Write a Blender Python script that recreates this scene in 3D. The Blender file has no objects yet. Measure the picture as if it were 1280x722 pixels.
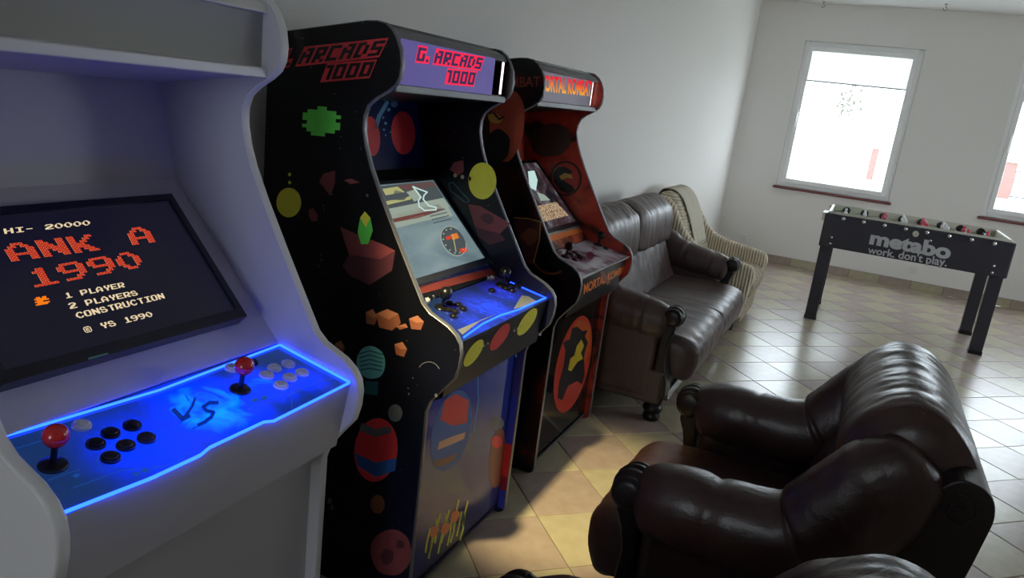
import bpy, bmesh, math, random
from mathutils import Vector, Matrix, noise
random.seed(7)
SC = bpy.context.scene
COL = SC.collection
PI = math.pi

# ------------------------------------------------------------------ camera
FPX = 934.2                                   # focal length in pixels of the 1280 x 722 frame
CR = Vector((0.89641246, 0.42705515, 0.11861114))
CU = Vector((-0.21126943, 0.17645389, 0.96136843))
CF = Vector((-0.38962794, 0.88684154, -0.24839917))
CAMPOS = Vector((0, 0, 1.6))
cam = bpy.data.cameras.new('camera')
cam.sensor_width = 36.0
cam.lens = FPX / 1280 * 36.0
cam.clip_start = 0.02
camo = bpy.data.objects.new('camera', cam)
COL.objects.link(camo)
camo.matrix_world = Matrix(((CR.x, CU.x, -CF.x, CAMPOS.x), (CR.y, CU.y, -CF.y, CAMPOS.y),
                            (CR.z, CU.z, -CF.z, CAMPOS.z), (0, 0, 0, 1)))
SC.camera = camo

# ------------------------------------------------------------------ world, lights, exposure
SC.view_settings.view_transform = 'Standard'
SC.view_settings.look = 'None'
SC.view_settings.gamma = 1.0
SC.view_settings.use_curve_mapping = False
SC.view_settings.exposure = 0.0
SC.cycles.max_bounces = 10
SC.cycles.diffuse_bounces = 6
SC.cycles.glossy_bounces = 4
SC.cycles.transparent_max_bounces = 12
SC.cycles.sample_clamp_indirect = 6.0
SC.cycles.use_denoising = True

W = bpy.data.worlds.new('sky'); SC.world = W; W.use_nodes = True
bg = W.node_tree.nodes['Background']
bg.inputs[0].default_value = (0.84, 0.92, 1.0, 1)
bg.inputs[1].default_value = 10.5

def light(kind, name, loc, energy, color=(1, 1, 1), **kw):
    l = bpy.data.lights.new(name, kind); l.energy = energy; l.color = color
    for k, v in kw.items():
        setattr(l, k, v)
    o = bpy.data.objects.new(name, l); COL.objects.link(o); o.location = loc
    return o

def aim(o, target):
    d = Vector(target) - o.location
    o.rotation_euler = d.to_track_quat('-Z', 'Y').to_euler()

# warm ceiling spotlight behind the camera that throws the pool of light in front of the cabinets
sp = light('SPOT', 'ceiling_spot_beam', (-0.93, 0.3, 2.98), 1000, (1.0, 0.84, 0.42), spot_size=math.radians(18),
           spot_blend=0.75, shadow_soft_size=0.06)
aim(sp, (-0.80, 2.75, 0))

# ------------------------------------------------------------------ pixel -> place
def ray(px, py):
    return CR * ((px - 640) / FPX) - CU * ((py - 361) / FPX) + CF
def hit(px, py, n, d):
    """point where the pixel's ray meets the plane n.p = d"""
    n = Vector(n); r = ray(px, py)
    return CAMPOS + r * ((d - n.dot(CAMPOS)) / n.dot(r))
def project(p):
    v = Vector(p) - CAMPOS
    z = v.dot(CF)
    if z <= 0.05: return None
    return 640 + FPX * v.dot(CR) / z, 361 - FPX * v.dot(CU) / z, z

# ------------------------------------------------------------------ materials
MATS = {}
def principled(name):
    m = bpy.data.materials.new(name); m.use_nodes = True
    nt = m.node_tree
    return m, nt, nt.nodes['Principled BSDF']
def mat(name, col, rough=0.5, metal=0.0, emit=None, estr=0.0, coat=0.0, spec=0.5, bump=None, vary=None, alpha=None):
    """bump=(scale,strength,distance)  vary=(scale, colour2, low, high)"""
    if name in MATS: return MATS[name]
    m, nt, b = principled(name)
    b.inputs['Base Color'].default_value = (*col, 1)
    b.inputs['Roughness'].default_value = rough
    b.inputs['Metallic'].default_value = metal
    b.inputs['Coat Weight'].default_value = coat
    b.inputs['Coat Roughness'].default_value = 0.08
    b.inputs['Specular IOR Level'].default_value = spec
    if emit:
        b.inputs['Emission Color'].default_value = (*emit, 1)
        b.inputs['Emission Strength'].default_value = estr
    L = nt.links
    if bump or vary:
        tc = nt.nodes.new('ShaderNodeTexCoord')
    if bump:
        n = nt.nodes.new('ShaderNodeTexNoise'); n.inputs['Scale'].default_value = bump[0]; n.inputs['Detail'].default_value = 4
        bp = nt.nodes.new('ShaderNodeBump'); bp.inputs['Strength'].default_value = bump[1]; bp.inputs['Distance'].default_value = bump[2]
        L.new(tc.outputs['Object'], n.inputs['Vector']); L.new(n.outputs['Fac'], bp.inputs['Height']); L.new(bp.outputs['Normal'], b.inputs['Normal'])
    if vary:
        n = nt.nodes.new('ShaderNodeTexNoise'); n.inputs['Scale'].default_value = vary[0]; n.inputs['Detail'].default_value = 5
        r = nt.nodes.new('ShaderNodeValToRGB')
        r.color_ramp.elements[0].position = vary[2]; r.color_ramp.elements[0].color = (*col, 1)
        r.color_ramp.elements[1].position = vary[3]; r.color_ramp.elements[1].color = (*vary[1], 1)
        L.new(tc.outputs['Object'], n.inputs['Vector']); L.new(n.outputs['Fac'], r.inputs['Fac']); L.new(r.outputs['Color'], b.inputs['Base Color'])
    MATS[name] = m
    return m

WALL = mat('wall_paint', (0.80, 0.775, 0.75), 0.75, bump=(240, 0.08, 0.002))
CEIL = mat('ceiling_paint', (0.78, 0.78, 0.78), 0.8)
GROUT = mat('grout', (0.13, 0.1, 0.08), 0.8)
TILE_Y = mat('tile_yellow', (0.39, 0.34, 0.235), 0.25, vary=(14, (0.45, 0.395, 0.28), 0.3, 0.7), bump=(60, 0.05, 0.002))
TILE_P = mat('tile_pink', (0.34, 0.262, 0.222), 0.27, vary=(14, (0.40, 0.315, 0.275), 0.3, 0.7), bump=(60, 0.05, 0.002))
PVC = mat('white_pvc', (0.9, 0.9, 0.9), 0.35)
SILL = mat('red_brown_sill', (0.16, 0.05, 0.05), 0.4)
WHITE_PANEL = mat('white_laminate', (0.52, 0.50, 0.51), 0.5, bump=(300, 0.03, 0.001))
WHITE_EDGE = mat('white_edge_band', (0.68, 0.66, 0.66), 0.35)
GREY_MARQ = mat('grey_marquee_board', (0.34, 0.34, 0.325), 0.6, bump=(400, 0.1, 0.001))
BLACK_PL = mat('black_plastic', (0.006, 0.006, 0.008), 0.28)
MON_FRAME = mat('monitor_frame_black', (0.010, 0.010, 0.018), 0.32)
RED_BALL = mat('red_ball', (0.55, 0.015, 0.012), 0.22, coat=0.4)
WHITE_BTN = mat('white_button', (0.72, 0.72, 0.75), 0.3)
CHROME = mat('chrome_trim', (0.20, 0.20, 0.22), 0.42, 0.6)
ALU = mat('aluminium', (0.20, 0.20, 0.21), 0.5, 0.5)
WOOD = mat('dark_wood', (0.010, 0.006, 0.005), 0.36, spec=0.35)
OUTLET = mat('outlet_white', (0.75, 0.75, 0.74), 0.4)
OUTLET_D = mat('outlet_hole', (0.1, 0.1, 0.1), 0.6)

def leather(name, c1, c2):
    m, nt, b = principled(name)
    L = nt.links
    tc = nt.nodes.new('ShaderNodeTexCoord')
    n1 = nt.nodes.new('ShaderNodeTexNoise'); n1.inputs['Scale'].default_value = 5; n1.inputs['Detail'].default_value = 5
    r = nt.nodes.new('ShaderNodeValToRGB')
    r.color_ramp.elements[0].position = 0.35; r.color_ramp.elements[0].color = (*c1, 1)
    r.color_ramp.elements[1].position = 0.7; r.color_ramp.elements[1].color = (*c2, 1)
    n2 = nt.nodes.new('ShaderNodeTexNoise'); n2.inputs['Scale'].default_value = 160; n2.inputs['Detail'].default_value = 3
    n3 = nt.nodes.new('ShaderNodeTexNoise'); n3.inputs['Scale'].default_value = 19; n3.inputs['Detail'].default_value = 6; n3.inputs['Distortion'].default_value = 1.2
    b1 = nt.nodes.new('ShaderNodeBump'); b1.inputs['Strength'].default_value = 0.28; b1.inputs['Distance'].default_value = 0.002
    b2 = nt.nodes.new('ShaderNodeBump'); b2.inputs['Strength'].default_value = 0.13; b2.inputs['Distance'].default_value = 0.02
    for n in (n1, n2, n3): L.new(tc.outputs['Object'], n.inputs['Vector'])
    L.new(n1.outputs['Fac'], r.inputs['Fac']); L.new(r.outputs['Color'], b.inputs['Base Color'])
    L.new(n3.outputs['Fac'], b2.inputs['Height']); L.new(n2.outputs['Fac'], b1.inputs['Height'])
    L.new(b2.outputs['Normal'], b1.inputs['Normal']); L.new(b1.outputs['Normal'], b.inputs['Normal'])
    b.inputs['Roughness'].default_value = 0.35
    b.inputs['Specular IOR Level'].default_value = 0.5
    return m
LEATHER = leather('brown_leather', (0.030, 0.013, 0.010), (0.055, 0.025, 0.020))
LEATHER_S = leather('worn_brown_leather', (0.050, 0.029, 0.025), (0.085, 0.054, 0.048))
LEATHER_S.node_tree.nodes['Principled BSDF'].inputs['Roughness'].default_value = 0.43

def emission(name, col, strength):
    if name in MATS: return MATS[name]
    m = bpy.data.materials.new(name); m.use_nodes = True
    nt = m.node_tree; nt.nodes.clear()
    e = nt.nodes.new('ShaderNodeEmission'); e.inputs[0].default_value = (*col, 1); e.inputs[1].default_value = strength
    o = nt.nodes.new('ShaderNodeOutputMaterial'); nt.links.new(e.outputs[0], o.inputs[0])
    MATS[name] = m
    return m

# ------------------------------------------------------------------ objects
def tag(o, label=None, cat=None, group=None, kind=None):
    if label: o['label'] = label
    if cat: o['category'] = cat
    if group: o['group'] = group
    if kind: o['kind'] = kind
    return o
def empty(name, loc=(0, 0, 0), rz=0.0):
    o = bpy.data.objects.new(name, None); COL.objects.link(o)
    o.location = loc; o.rotation_euler = (0, 0, rz); o.empty_display_size = 0.1
    return o
def copy_tree(o, parent=None):
    c = o.copy(); COL.objects.link(c); c.parent = parent
    for ch in list(o.children):
        copy_tree(ch, c)
    return c

class MB:
    """collects faces in local coordinates; build() makes one mesh object"""
    def __init__(self): self.v = []; self.f = []; self.m = []
    def add(self, verts, faces, mi=0):
        k = len(self.v); self.v += [tuple(v) for v in verts]
        for f in faces:
            self.f.append([k + i for i in f]); self.m.append(mi)
    def box(self, a, b, mi=0):
        x0, y0, z0 = a; x1, y1, z1 = b
        vs = [(x0, y0, z0), (x1, y0, z0), (x1, y1, z0), (x0, y1, z0), (x0, y0, z1), (x1, y0, z1), (x1, y1, z1), (x0, y1, z1)]
        self.add(vs, [(0, 3, 2, 1), (4, 5, 6, 7), (0, 1, 5, 4), (1, 2, 6, 5), (2, 3, 7, 6), (3, 0, 4, 7)], mi)
    def prism(self, poly, y0, y1, mi=0):
        """poly in (x, z), extruded along y"""
        n = len(poly)
        vs = [(x, y0, z) for x, z in poly] + [(x, y1, z) for x, z in poly]
        fs = [list(range(n)), list(range(2 * n - 1, n - 1, -1))] + [(i, n + i, n + (i + 1) % n, (i + 1) % n) for i in range(n)]
        self.add(vs, fs, mi)
    def plate(self, a, b, c, d, t, mi=0):
        """a slab under the quad a b c d, t thick against its normal"""
        a, b, c, d = (Vector(q) for q in (a, b, c, d))
        n = (b - a).cross(d - a).normalized() * t
        self.add([a, b, c, d, a - n, b - n, c - n, d - n], [(0, 1, 2, 3), (7, 6, 5, 4), (0, 4, 5, 1), (1, 5, 6, 2), (2, 6, 7, 3), (3, 7, 4, 0)], mi)
    def lathe(self, prof, origin, axis=(0, 0, 1), seg=24, mi=0):
        """prof: [(radius, height)] along axis from origin"""
        ax = Vector(axis).normalized(); o = Vector(origin)
        t = Vector((1, 0, 0)) if abs(ax.x) < 0.9 else Vector((0, 1, 0))
        e1 = ax.cross(t).normalized(); e2 = ax.cross(e1)
        vs = []; fs = []; n = len(prof)
        for r, h in prof:
            for k in range(seg):
                a = 2 * PI * k / seg
                vs.append(o + ax * h + e1 * (r * math.cos(a)) + e2 * (r * math.sin(a)))
        for i in range(n - 1):
            for k in range(seg):
                fs.append((i * seg + k, i * seg + (k + 1) % seg, (i + 1) * seg + (k + 1) % seg, (i + 1) * seg + k))
        if prof[0][0] > 1e-5: fs.append(list(range(seg - 1, -1, -1)))
        if prof[-1][0] > 1e-5: fs.append([(n - 1) * seg + k for k in range(seg)])
        self.add(vs, fs, mi)
    def tube(self, pts, r, seg=8, mi=0, closed=False):
        pts = [Vector(p) for p in pts]; n = len(pts); vs = []; fs = []
        for i, p in enumerate(pts):
            a = pts[(i - 1) % n] if (closed or i > 0) else p
            b = pts[(i + 1) % n] if (closed or i < n - 1) else p
            t = (b - a).normalized()
            s = Vector((0, 0, 1)) if abs(t.z) < 0.9 else Vector((0, 1, 0))
            e1 = t.cross(s).normalized(); e2 = t.cross(e1)
            for k in range(seg):
                q = 2 * PI * k / seg
                vs.append(p + e1 * (r * math.cos(q)) + e2 * (r * math.sin(q)))
        for i in range(n if closed else n - 1):
            j = (i + 1) % n
            for k in range(seg):
                fs.append((i * seg + k, i * seg + (k + 1) % seg, j * seg + (k + 1) % seg, j * seg + k))
        if not closed:
            fs.append(list(range(seg - 1, -1, -1))); fs.append([(n - 1) * seg + k for k in range(seg)])
        self.add(vs, fs, mi)
    def grid(self, rings, closed_u=True, cap=True, mi=0):
        n = len(rings[0]); vs = [p for r in rings for p in r]; fs = []
        for i in range(len(rings) - 1):
            for k in range(n if closed_u else n - 1):
                fs.append((i * n + k, i * n + (k + 1) % n, (i + 1) * n + (k + 1) % n, (i + 1) * n + k))
        if cap and closed_u:
            fs.append(list(range(n - 1, -1, -1))); fs.append([(len(rings) - 1) * n + k for k in range(n)])
        self.add(vs, fs, mi)
    def build(self, name, mats, parent=None, smooth=False, bevel=0.0, seg=2, origin=None, subsurf=0):
        if not isinstance(mats, (list, tuple)): mats = [mats]
        vs = self.v
        if origin is not None:
            ox, oy, oz = origin; vs = [(x - ox, y - oy, z - oz) for x, y, z in vs]
        me = bpy.data.meshes.new(name); me.from_pydata(vs, [], self.f)
        for m in mats: me.materials.append(m)
        for p, mi in zip(me.polygons, self.m):
            p.material_index = mi; p.use_smooth = smooth
        bm = bmesh.new(); bm.from_mesh(me); bmesh.ops.recalc_face_normals(bm, faces=bm.faces); bm.to_mesh(me); bm.free()
        o = bpy.data.objects.new(name, me); COL.objects.link(o)
        if origin is not None: o.location = origin
        if parent: o.parent = parent
        if bevel:
            b = o.modifiers.new('bevel', 'BEVEL'); b.width = bevel; b.segments = seg; b.limit_method = 'ANGLE'; b.angle_limit = math.radians(40)
            b.harden_normals = False
        if subsurf:
            s = o.modifiers.new('subsurf', 'SUBSURF'); s.levels = subsurf; s.render_levels = subsurf
        return o

def catmull(pts, n, closed=False):
    """resample a list of tuples with a Catmull-Rom spline into n points"""
    P = [Vector(p) for p in pts]; m = len(P); out = []
    for i in range(n):
        t = i / n * m if closed else i / (n - 1) * (m - 1)
        k = int(t); 
        if not closed and k >= m - 1: k = m - 2
        u = t - k
        g = (lambda j: P[j % m]) if closed else (lambda j: P[max(0, min(m - 1, j))])
        a, b, c, d = g(k - 1), g(k), g(k + 1), g(k + 2)
        out.append(0.5 * ((2 * b) + (c - a) * u + (2 * a - 5 * b + 4 * c - d) * u * u + (3 * b - a - 3 * c + d) * u ** 3))
    return out

# ------------------------------------------------------------------ the room
YB, XR, YN, HC = 9.63, 3.4, -3.2, 3.03
def wall_x(y): return -1.80 + 0.30 * y / YB           # the left wall runs slightly askew
WT = 0.3
def struct(o): o['kind'] = 'structure'; return o

# floor: slab with separately laid tiles, 45 degrees to the walls
slab = MB(); slab.box((-2.2, YN - 0.2, -0.15), (XR + 0.2, YB + 0.02, -0.006))
floor = struct(slab.build('floor', GROUT))
PITCH, TANG = 0.3355, math.radians(46.2)
ax_a = Vector((math.sin(TANG), math.cos(TANG), 0)); ax_b = Vector((math.cos(TANG), -math.sin(TANG), 0))
ref = Vector((-0.65, 2.29, 0))                          # a joint crossing seen in the photograph
a0, b0 = ref.dot(ax_a), ref.dot(ax_b)
def tile_mesh(name, m):
    h = PITCH / 2 - 0.0022; c = 0.0022; mb = MB()
    vs = []
    for s, z in ((h, -0.012), (h, -c), (h - c, 0.0)):
        vs += [(-s, -s, z), (s, -s, z), (s, s, z), (-s, s, z)]
    fs = [(8, 9, 10, 11)]
    for k in (0, 4):
        fs += [(k + i, k + (i + 1) % 4, k + 4 + (i + 1) % 4, k + 4 + i) for i in range(4)]
    me = bpy.data.meshes.new(name); me.from_pydata(vs, [], fs); me.materials.append(m)
    return me, vs, fs
TM = [tile_mesh('tile_y', TILE_Y), tile_mesh('tile_p', TILE_P)]
cells = []
for i in range(-40, 44):
    for j in range(-44, 40):
        c = ax_a * (a0 + (i + 0.5) * PITCH) + ax_b * (b0 + (j + 0.5) * PITCH)
        if not (wall_x(c.y) - 0.1 < c.x < XR + 0.1 and YN - 0.1 < c.y < YB + 0.05): continue
        q = project(c); area = 0
        if q and -40 < q[0] < 1320 and -40 < q[1] < 762:
            area = 1.6 / q[2] ** 3
            if c.x < -1.05 and c.y < 3.6: area *= 0.001      # under the cabinets
        cells.append((area, i, j, c))
cells.sort(key=lambda t: -t[0])
rest = MB()
for n, (area, i, j, c) in enumerate(cells):
    k = (i + j) % 2
    k = 0 if k == 1 else 1
    dz = (random.random() - 0.5) * 0.0006
    if n < 300 and area > 0:
        o = bpy.data.objects.new('tile', TM[k][0]); COL.objects.link(o); o.parent = floor
        o.location = (c.x, c.y, dz); o.rotation_euler = (0, 0, PI / 2 - TANG)
    else:
        ca, sa = math.cos(PI / 2 - TANG), math.sin(PI / 2 - TANG)
        rest.add([(c.x + x * ca - y * sa, c.y + x * sa + y * ca, z + dz) for x, y, z in TM[k][1]], TM[k][2], k)
o = rest.build('tile_field', [TILE_Y, TILE_P], floor); o['kind'] = 'stuff'

# walls
wl = MB()
vs = [(wall_x(YN), YN, 0), (wall_x(YB), YB, 0), (wall_x(YB), YB, HC), (wall_x(YN), YN, HC)]
wl.add(vs + [(x - WT, y, z) for x, y, z in vs], [(0, 1, 2, 3), (7, 6, 5, 4), (0, 4, 5, 1), (1, 5, 6, 2), (2, 6, 7, 3), (3, 7, 4, 0)])
struct(wl.build('wall_left', WALL))
ce = MB(); ce.box((-2.3, YN - 0.3, HC), (XR + 0.3, YB + 0.3, HC + 0.2)); struct(ce.build('ceiling', CEIL))
WINS = [(-0.93, 0.32), (1.25, 2.50)]
WZ0, WZ1 = 0.94, 2.62
def wall_with_openings(name, axis, c0, c1, a0_, a1_, wins):
    mb = MB()
    def bx(s0, s1, z0, z1):
        if axis == 'y': mb.box((s0, c0, z0), (s1, c1, z1))
        else: mb.box((c0, s0, z0), (c1, s1, z1))
    bx(a0_, a1_, 0, WZ0); bx(a0_, a1_, WZ1, HC)
    e = a0_
    for s0, s1 in wins:
        bx(e, s0, WZ0, WZ1); e = s1
    bx(e, a1_, WZ0, WZ1)
    return struct(mb.build(name, WALL))
wall_with_openings('wall_back', 'y', YB, YB + WT, -2.2, XR + 0.3, WINS)
RWINS = [(4.8, 6.6)]
wall_with_openings('wall_right', 'x', XR, XR + WT, YN - 0.3, YB, RWINS)
NWINS = [(-1.15, 0.10)]
wall_with_openings('wall_near', 'y', YN - WT, YN, -2.3, XR, NWINS)

# tiled baseboard: each tile a piece of its own
for side, n_t, p0, dx, dy in (('back', 21, (wall_x(YB), YB, 0), 1, 0),):
    mb = MB(); mb.box((wall_x(YB), YB - 0.004, 0), (XR, YB, 0.098)); bb = struct(mb.build('baseboard_back', GROUT))
    tl = 0.333
    mb = MB(); mb.box((0.002, -0.008, 0), (tl - 0.002, 0, 0.096))
    src = [mb.build('tile', TILE_P, bb, bevel=0.0015, seg=1), mb.build('tile', TILE_Y, bb, bevel=0.0015, seg=1)]
    for k in range(n_t):
        o = src[k % 2] if k < 2 else src[k % 2].copy()
        if k >= 2: COL.objects.link(o); o.parent = bb
        o.location = (wall_x(YB) + 0.12 + k * tl - (tl * 0.6), YB - 0.004, 0)
        if k == 0: o.location.x = wall_x(YB) + 0.001
for side in ('left',):
    mb = MB(); bb = None
    base = MB()
    vs = [(wall_x(3.6), 3.6, 0), (wall_x(YB), YB, 0), (wall_x(YB), YB, 0.096), (wall_x(3.6), 3.6, 0.096)]
    base.add(vs + [(x + 0.01, y, z) for x, y, z in vs], [(0, 1, 2, 3), (7, 6, 5, 4), (0, 4, 5, 1), (1, 5, 6, 2), (2, 6, 7, 3), (3, 7, 4, 0)])
    struct(base.build('baseboard_left', TILE_P))

# windows: white frame, sash, glass, roller blind on top, red-brown sill
def glass_mat():
    m = bpy.data.materials.new('window_glass'); m.use_nodes = True
    nt = m.node_tree; nt.nodes.clear()
    t = nt.nodes.new('ShaderNodeBsdfTransparent'); t.inputs[0].default_value = (0.95, 0.97, 0.97, 1)
    g = nt.nodes.new('ShaderNodeBsdfGlossy'); g.inputs[1].default_value = 0.02
    mx = nt.nodes.new('ShaderNodeMixShader'); mx.inputs[0].default_value = 0.06
    o = nt.nodes.new('ShaderNodeOutputMaterial')
    nt.links.new(t.outputs[0], mx.inputs[1]); nt.links.new(g.outputs[0], mx.inputs[2]); nt.links.new(mx.outputs[0], o.inputs[0])
    return m
GLASS = glass_mat()
def blind_mat():
    m = bpy.data.materials.new('blind_fabric'); m.use_nodes = True
    nt = m.node_tree; nt.nodes.clear()
    t = nt.nodes.new('ShaderNodeBsdfTranslucent'); t.inputs[0].default_value = (0.85, 0.86, 0.86, 1)
    g = nt.nodes.new('ShaderNodeBsdfDiffuse'); g.inputs[0].default_value = (0.85, 0.85, 0.85, 1)
    mx = nt.nodes.new('ShaderNodeMixShader'); mx.inputs[0].default_value = 0.4
    o = nt.nodes.new('ShaderNodeOutputMaterial')
    nt.links.new(t.outputs[0], mx.inputs[1]); nt.links.new(g.outputs[0], mx.inputs[2]); nt.links.new(mx.outputs[0], o.inputs[0])
    return m
BLIND = blind_mat()
BLIND_BAR = mat('blind_bar', (0.45, 0.46, 0.48), 0.4)
def window(name, width, blind_drop):
    """local: x along the wall, y outwards through the wall, z from the sill; origin at lower left"""
    h = WZ1 - WZ0; fw = 0.055; d0 = 0.03
    root = MB()
    for (x0, x1, z0, z1) in ((0, fw, 0, h), (width - fw, width, 0, h), (fw, width - fw, 0, fw), (fw, width - fw, h - fw, h)):
        root.box((x0, d0, z0), (x1, d0 + 0.075, z1))
    w = struct(root.build(name, PVC, bevel=0.006))
    sw = 0.055; i0 = fw - 0.01
    s = MB()
    for (x0, x1, z0, z1) in ((i0, i0 + sw, i0, h - i0), (width - i0 - sw, width - i0, i0, h - i0), (i0 + sw, width - i0 - sw, i0, i0 + sw), (i0 + sw, width - i0 - sw, h - i0 - sw, h - i0)):
        s.box((x0, d0 - 0.014, z0), (x1, d0 + 0.05, z1))
    s.build('sash', PVC, w, bevel=0.007)
    g = MB(); g.box((i0 + sw, d0 + 0.02, i0 + sw), (width - i0 - sw, d0 + 0.026, h - i0 - sw)); g.build('pane', GLASS, w)
    b = MB(); zt = h - i0 - sw + 0.01
    b.box((i0 + sw - 0.006, d0 - 0.004, zt - blind_drop), (width - i0 - sw + 0.006, d0 - 0.002, zt)); bl = b.build('roller_blind', BLIND, w)
    b = MB(); b.box((i0 + sw - 0.008, d0 - 0.012, zt - blind_drop - 0.016), (width - i0 - sw + 0.008, d0 + 0.004, zt - blind_drop)); b.build('bottom_bar', BLIND_BAR, bl, bevel=0.003)
    b = MB(); b.box((i0 + 0.02, d0 - 0.05, zt - 0.02), (width - i0 - 0.02, d0 - 0.012, zt + 0.035)); b.build('blind_cassette', PVC, w, bevel=0.006)
    b = MB(); b.box((-0.03, -0.035, -0.03), (width + 0.03, d0 + 0.02, 0.0)); b.build('window_sill', SILL, w, bevel=0.006)
    b = MB(); b.box((i0 + sw * 0.3, d0 - 0.03, h * 0.46), (i0 + sw * 0.7, d0 - 0.014, h * 0.54)); b.box((i0 + sw * 0.38, d0 - 0.05, h * 0.42), (i0 + sw * 0.62, d0 - 0.03, h * 0.52))
    b.build('window_handle', PVC, w, bevel=0.004)
    return w
n = 1
for s0, s1 in WINS:
    w = window('window_%d' % n, s1 - s0, 0.34); w.location = (s0, YB, WZ0); n += 1
for s0, s1 in RWINS:
    w = window('window_%d' % n, s1 - s0, 0.34); w.location = (XR, s1, WZ0); w.rotation_euler = (0, 0, -PI / 2); n += 1
for s0, s1 in NWINS:
    w = window('window_%d' % n, s1 - s0, 0.34); w.location = (s1, YN, WZ0); w.rotation_euler = (0, 0, PI); n += 1
# light portals in the openings guide the daylight sampling
for s0, s1 in WINS:
    p = light('AREA', 'daylight_portal', ((s0 + s1) / 2, YB + 0.2, (WZ0 + WZ1) / 2), 1, shape='RECTANGLE', size=s1 - s0, size_y=WZ1 - WZ0)
    p.data.cycles.is_portal = True; aim(p, p.location + Vector((0, -1, 0)))
for s0, s1 in NWINS:
    p = light('AREA', 'daylight_portal', ((s0 + s1) / 2, YN - 0.2, (WZ0 + WZ1) / 2), 1, shape='RECTANGLE', size=s1 - s0, size_y=WZ1 - WZ0)
    p.data.cycles.is_portal = True; aim(p, p.location + Vector((0, 1, 0)))
for s0, s1 in RWINS:
    p = light('AREA', 'daylight_portal', (XR + 0.2, (s0 + s1) / 2, (WZ0 + WZ1) / 2), 1, shape='RECTANGLE', size=s1 - s0, size_y=WZ1 - WZ0)
    p.data.cycles.is_portal = True; aim(p, p.location + Vector((-1, 0, 0)))

# ------------------------------------------------------------------ flat print: shapes laid on a surface
class Print:
    """flat printed shapes given as photo pixels and projected onto the plane n.p = d (n faces the room)"""
    def __init__(self, n, d, root, lift=0.0008):
        self.n = Vector(n).normalized(); self.d = d / Vector(n).length; self.root = root; self.lift = lift
        self.mb = MB(); self.mats = []; self.layer = 0; self.done = []; self.name = None
    def item(self, name, layer=0):
        """what follows is a printed motif of its own"""
        self.done.append((self.name, self.mb, self.mats)); self.mb = MB(); self.mats = []; self.name = name; self.layer = layer; return self
    def mi(self, m):
        if m not in self.mats: self.mats.append(m)
        return self.mats.index(m)
    def up(self, k=1): self.layer += k; return self
    def pt(self, px, py):
        return hit(px, py, self.n, self.d + self.lift + 0.0003 * self.layer)
    def poly(self, pts, m):
        P = [self.pt(*p) for p in pts]
        self.mb.add(P, [list(range(len(P)))], self.mi(m))
    def oval(self, cx, cy, rx, ry, m, rot=0.0, n=28, wob=0.0, seed=0):
        c, s = math.cos(math.radians(rot)), math.sin(math.radians(rot)); pts = []
        for k in range(n):
            a = 2 * PI * k / n
            q = 1 + wob * noise.noise(Vector((math.cos(a) * 1.5 + seed, math.sin(a) * 1.5, seed * 3.1)))
            x, y = rx * math.cos(a) * q, ry * math.sin(a) * q
            pts.append((cx + x * c - y * s, cy + x * s + y * c))
        self.poly(pts, m)
    def stroke(self, pts, w, m, closed=False):
        n = len(pts)
        for i in range(n if closed else n - 1):
            (x0, y0), (x1, y1) = pts[i], pts[(i + 1) % n]
            L = math.hypot(x1 - x0, y1 - y0) or 1; nx, ny = -(y1 - y0) / L * w / 2, (x1 - x0) / L * w / 2
            ex, ey = (x1 - x0) / L * w * 0.3, (y1 - y0) / L * w * 0.3
            self.poly([(x0 + nx - ex, y0 + ny - ey), (x1 + nx + ex, y1 + ny + ey), (x1 - nx + ex, y1 - ny + ey), (x0 - nx - ex, y0 - ny - ey)], m)
    def quadmap(self, q, m):
        """q: TL TR BR BL pixels; returns f(s,t) -> point, s right, t down"""
        TL, TR, BR, BL = (self.pt(*p) for p in q)
        return lambda s, t: (TL * (1 - s) + TR * s) * (1 - t) + (BL * (1 - s) + BR * s) * t
    def cells(self, rows, q, m, gap=0.0):
        """bitmap rows of equal length filled into the quad"""
        f = self.quadmap(q, m); H = len(rows); Wd = max(len(r) for r in rows)
        for j, r in enumerate(rows):
            for i, ch in enumerate(r):
                if ch == '1':
                    s0, s1, t0, t1 = (i + gap) / Wd, (i + 1 - gap) / Wd, (j + gap) / H, (j + 1 - gap) / H
                    self.mb.add([f(s0, t0), f(s1, t0), f(s1, t1), f(s0, t1)], [(0, 1, 2, 3)], self.mi(m))
    def brick_cells(self, rows, q, m, m2):
        f = self.quadmap(q, m); H = len(rows); Wd = max(len(r) for r in rows)
        def qd(s0, s1, t0, t1, mm): self.mb.add([f(s0, t0), f(s1, t0), f(s1, t1), f(s0, t1)], [(0, 1, 2, 3)], self.mi(mm))
        for j, r in enumerate(rows):
            for half in (0, 1):
                t0 = (j + half * 0.5) / H; t1 = t0 + 0.36 / H
                i = 0
                while i < len(r):
                    if r[i] != '1': i += 1; continue
                    e = i
                    while e < len(r) and r[e] == '1': e += 1
                    x = i - (0.5 if half else 0.0)
                    while x < e:
                        a, b = max(x, i), min(x + 0.86, e)
                        if b - a > 0.12:
                            qd(a / Wd, b / Wd, t0, t1, m); qd(a / Wd, (a + 0.16) / Wd, t0, t1, m2)
                        x += 1.0
                    i = e
    def text(self, body, q, m, bold=0.0):
        f = self.quadmap(q, m); V, F = font_polys(body, bold)
        self.mb.add([f(s, 1 - t) for s, t in V], F, self.mi(m))
    def build(self, name, parent=None):
        loc = self.root.location; self.done.append((self.name, self.mb, self.mats))
        for nm, mb, mats in self.done:
            if not mb.v: continue
            mb.v = [(x - loc.x, y - loc.y, z - loc.z) for x, y, z in mb.v]
            mb.build(nm or name, mats, parent or self.root)

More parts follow.
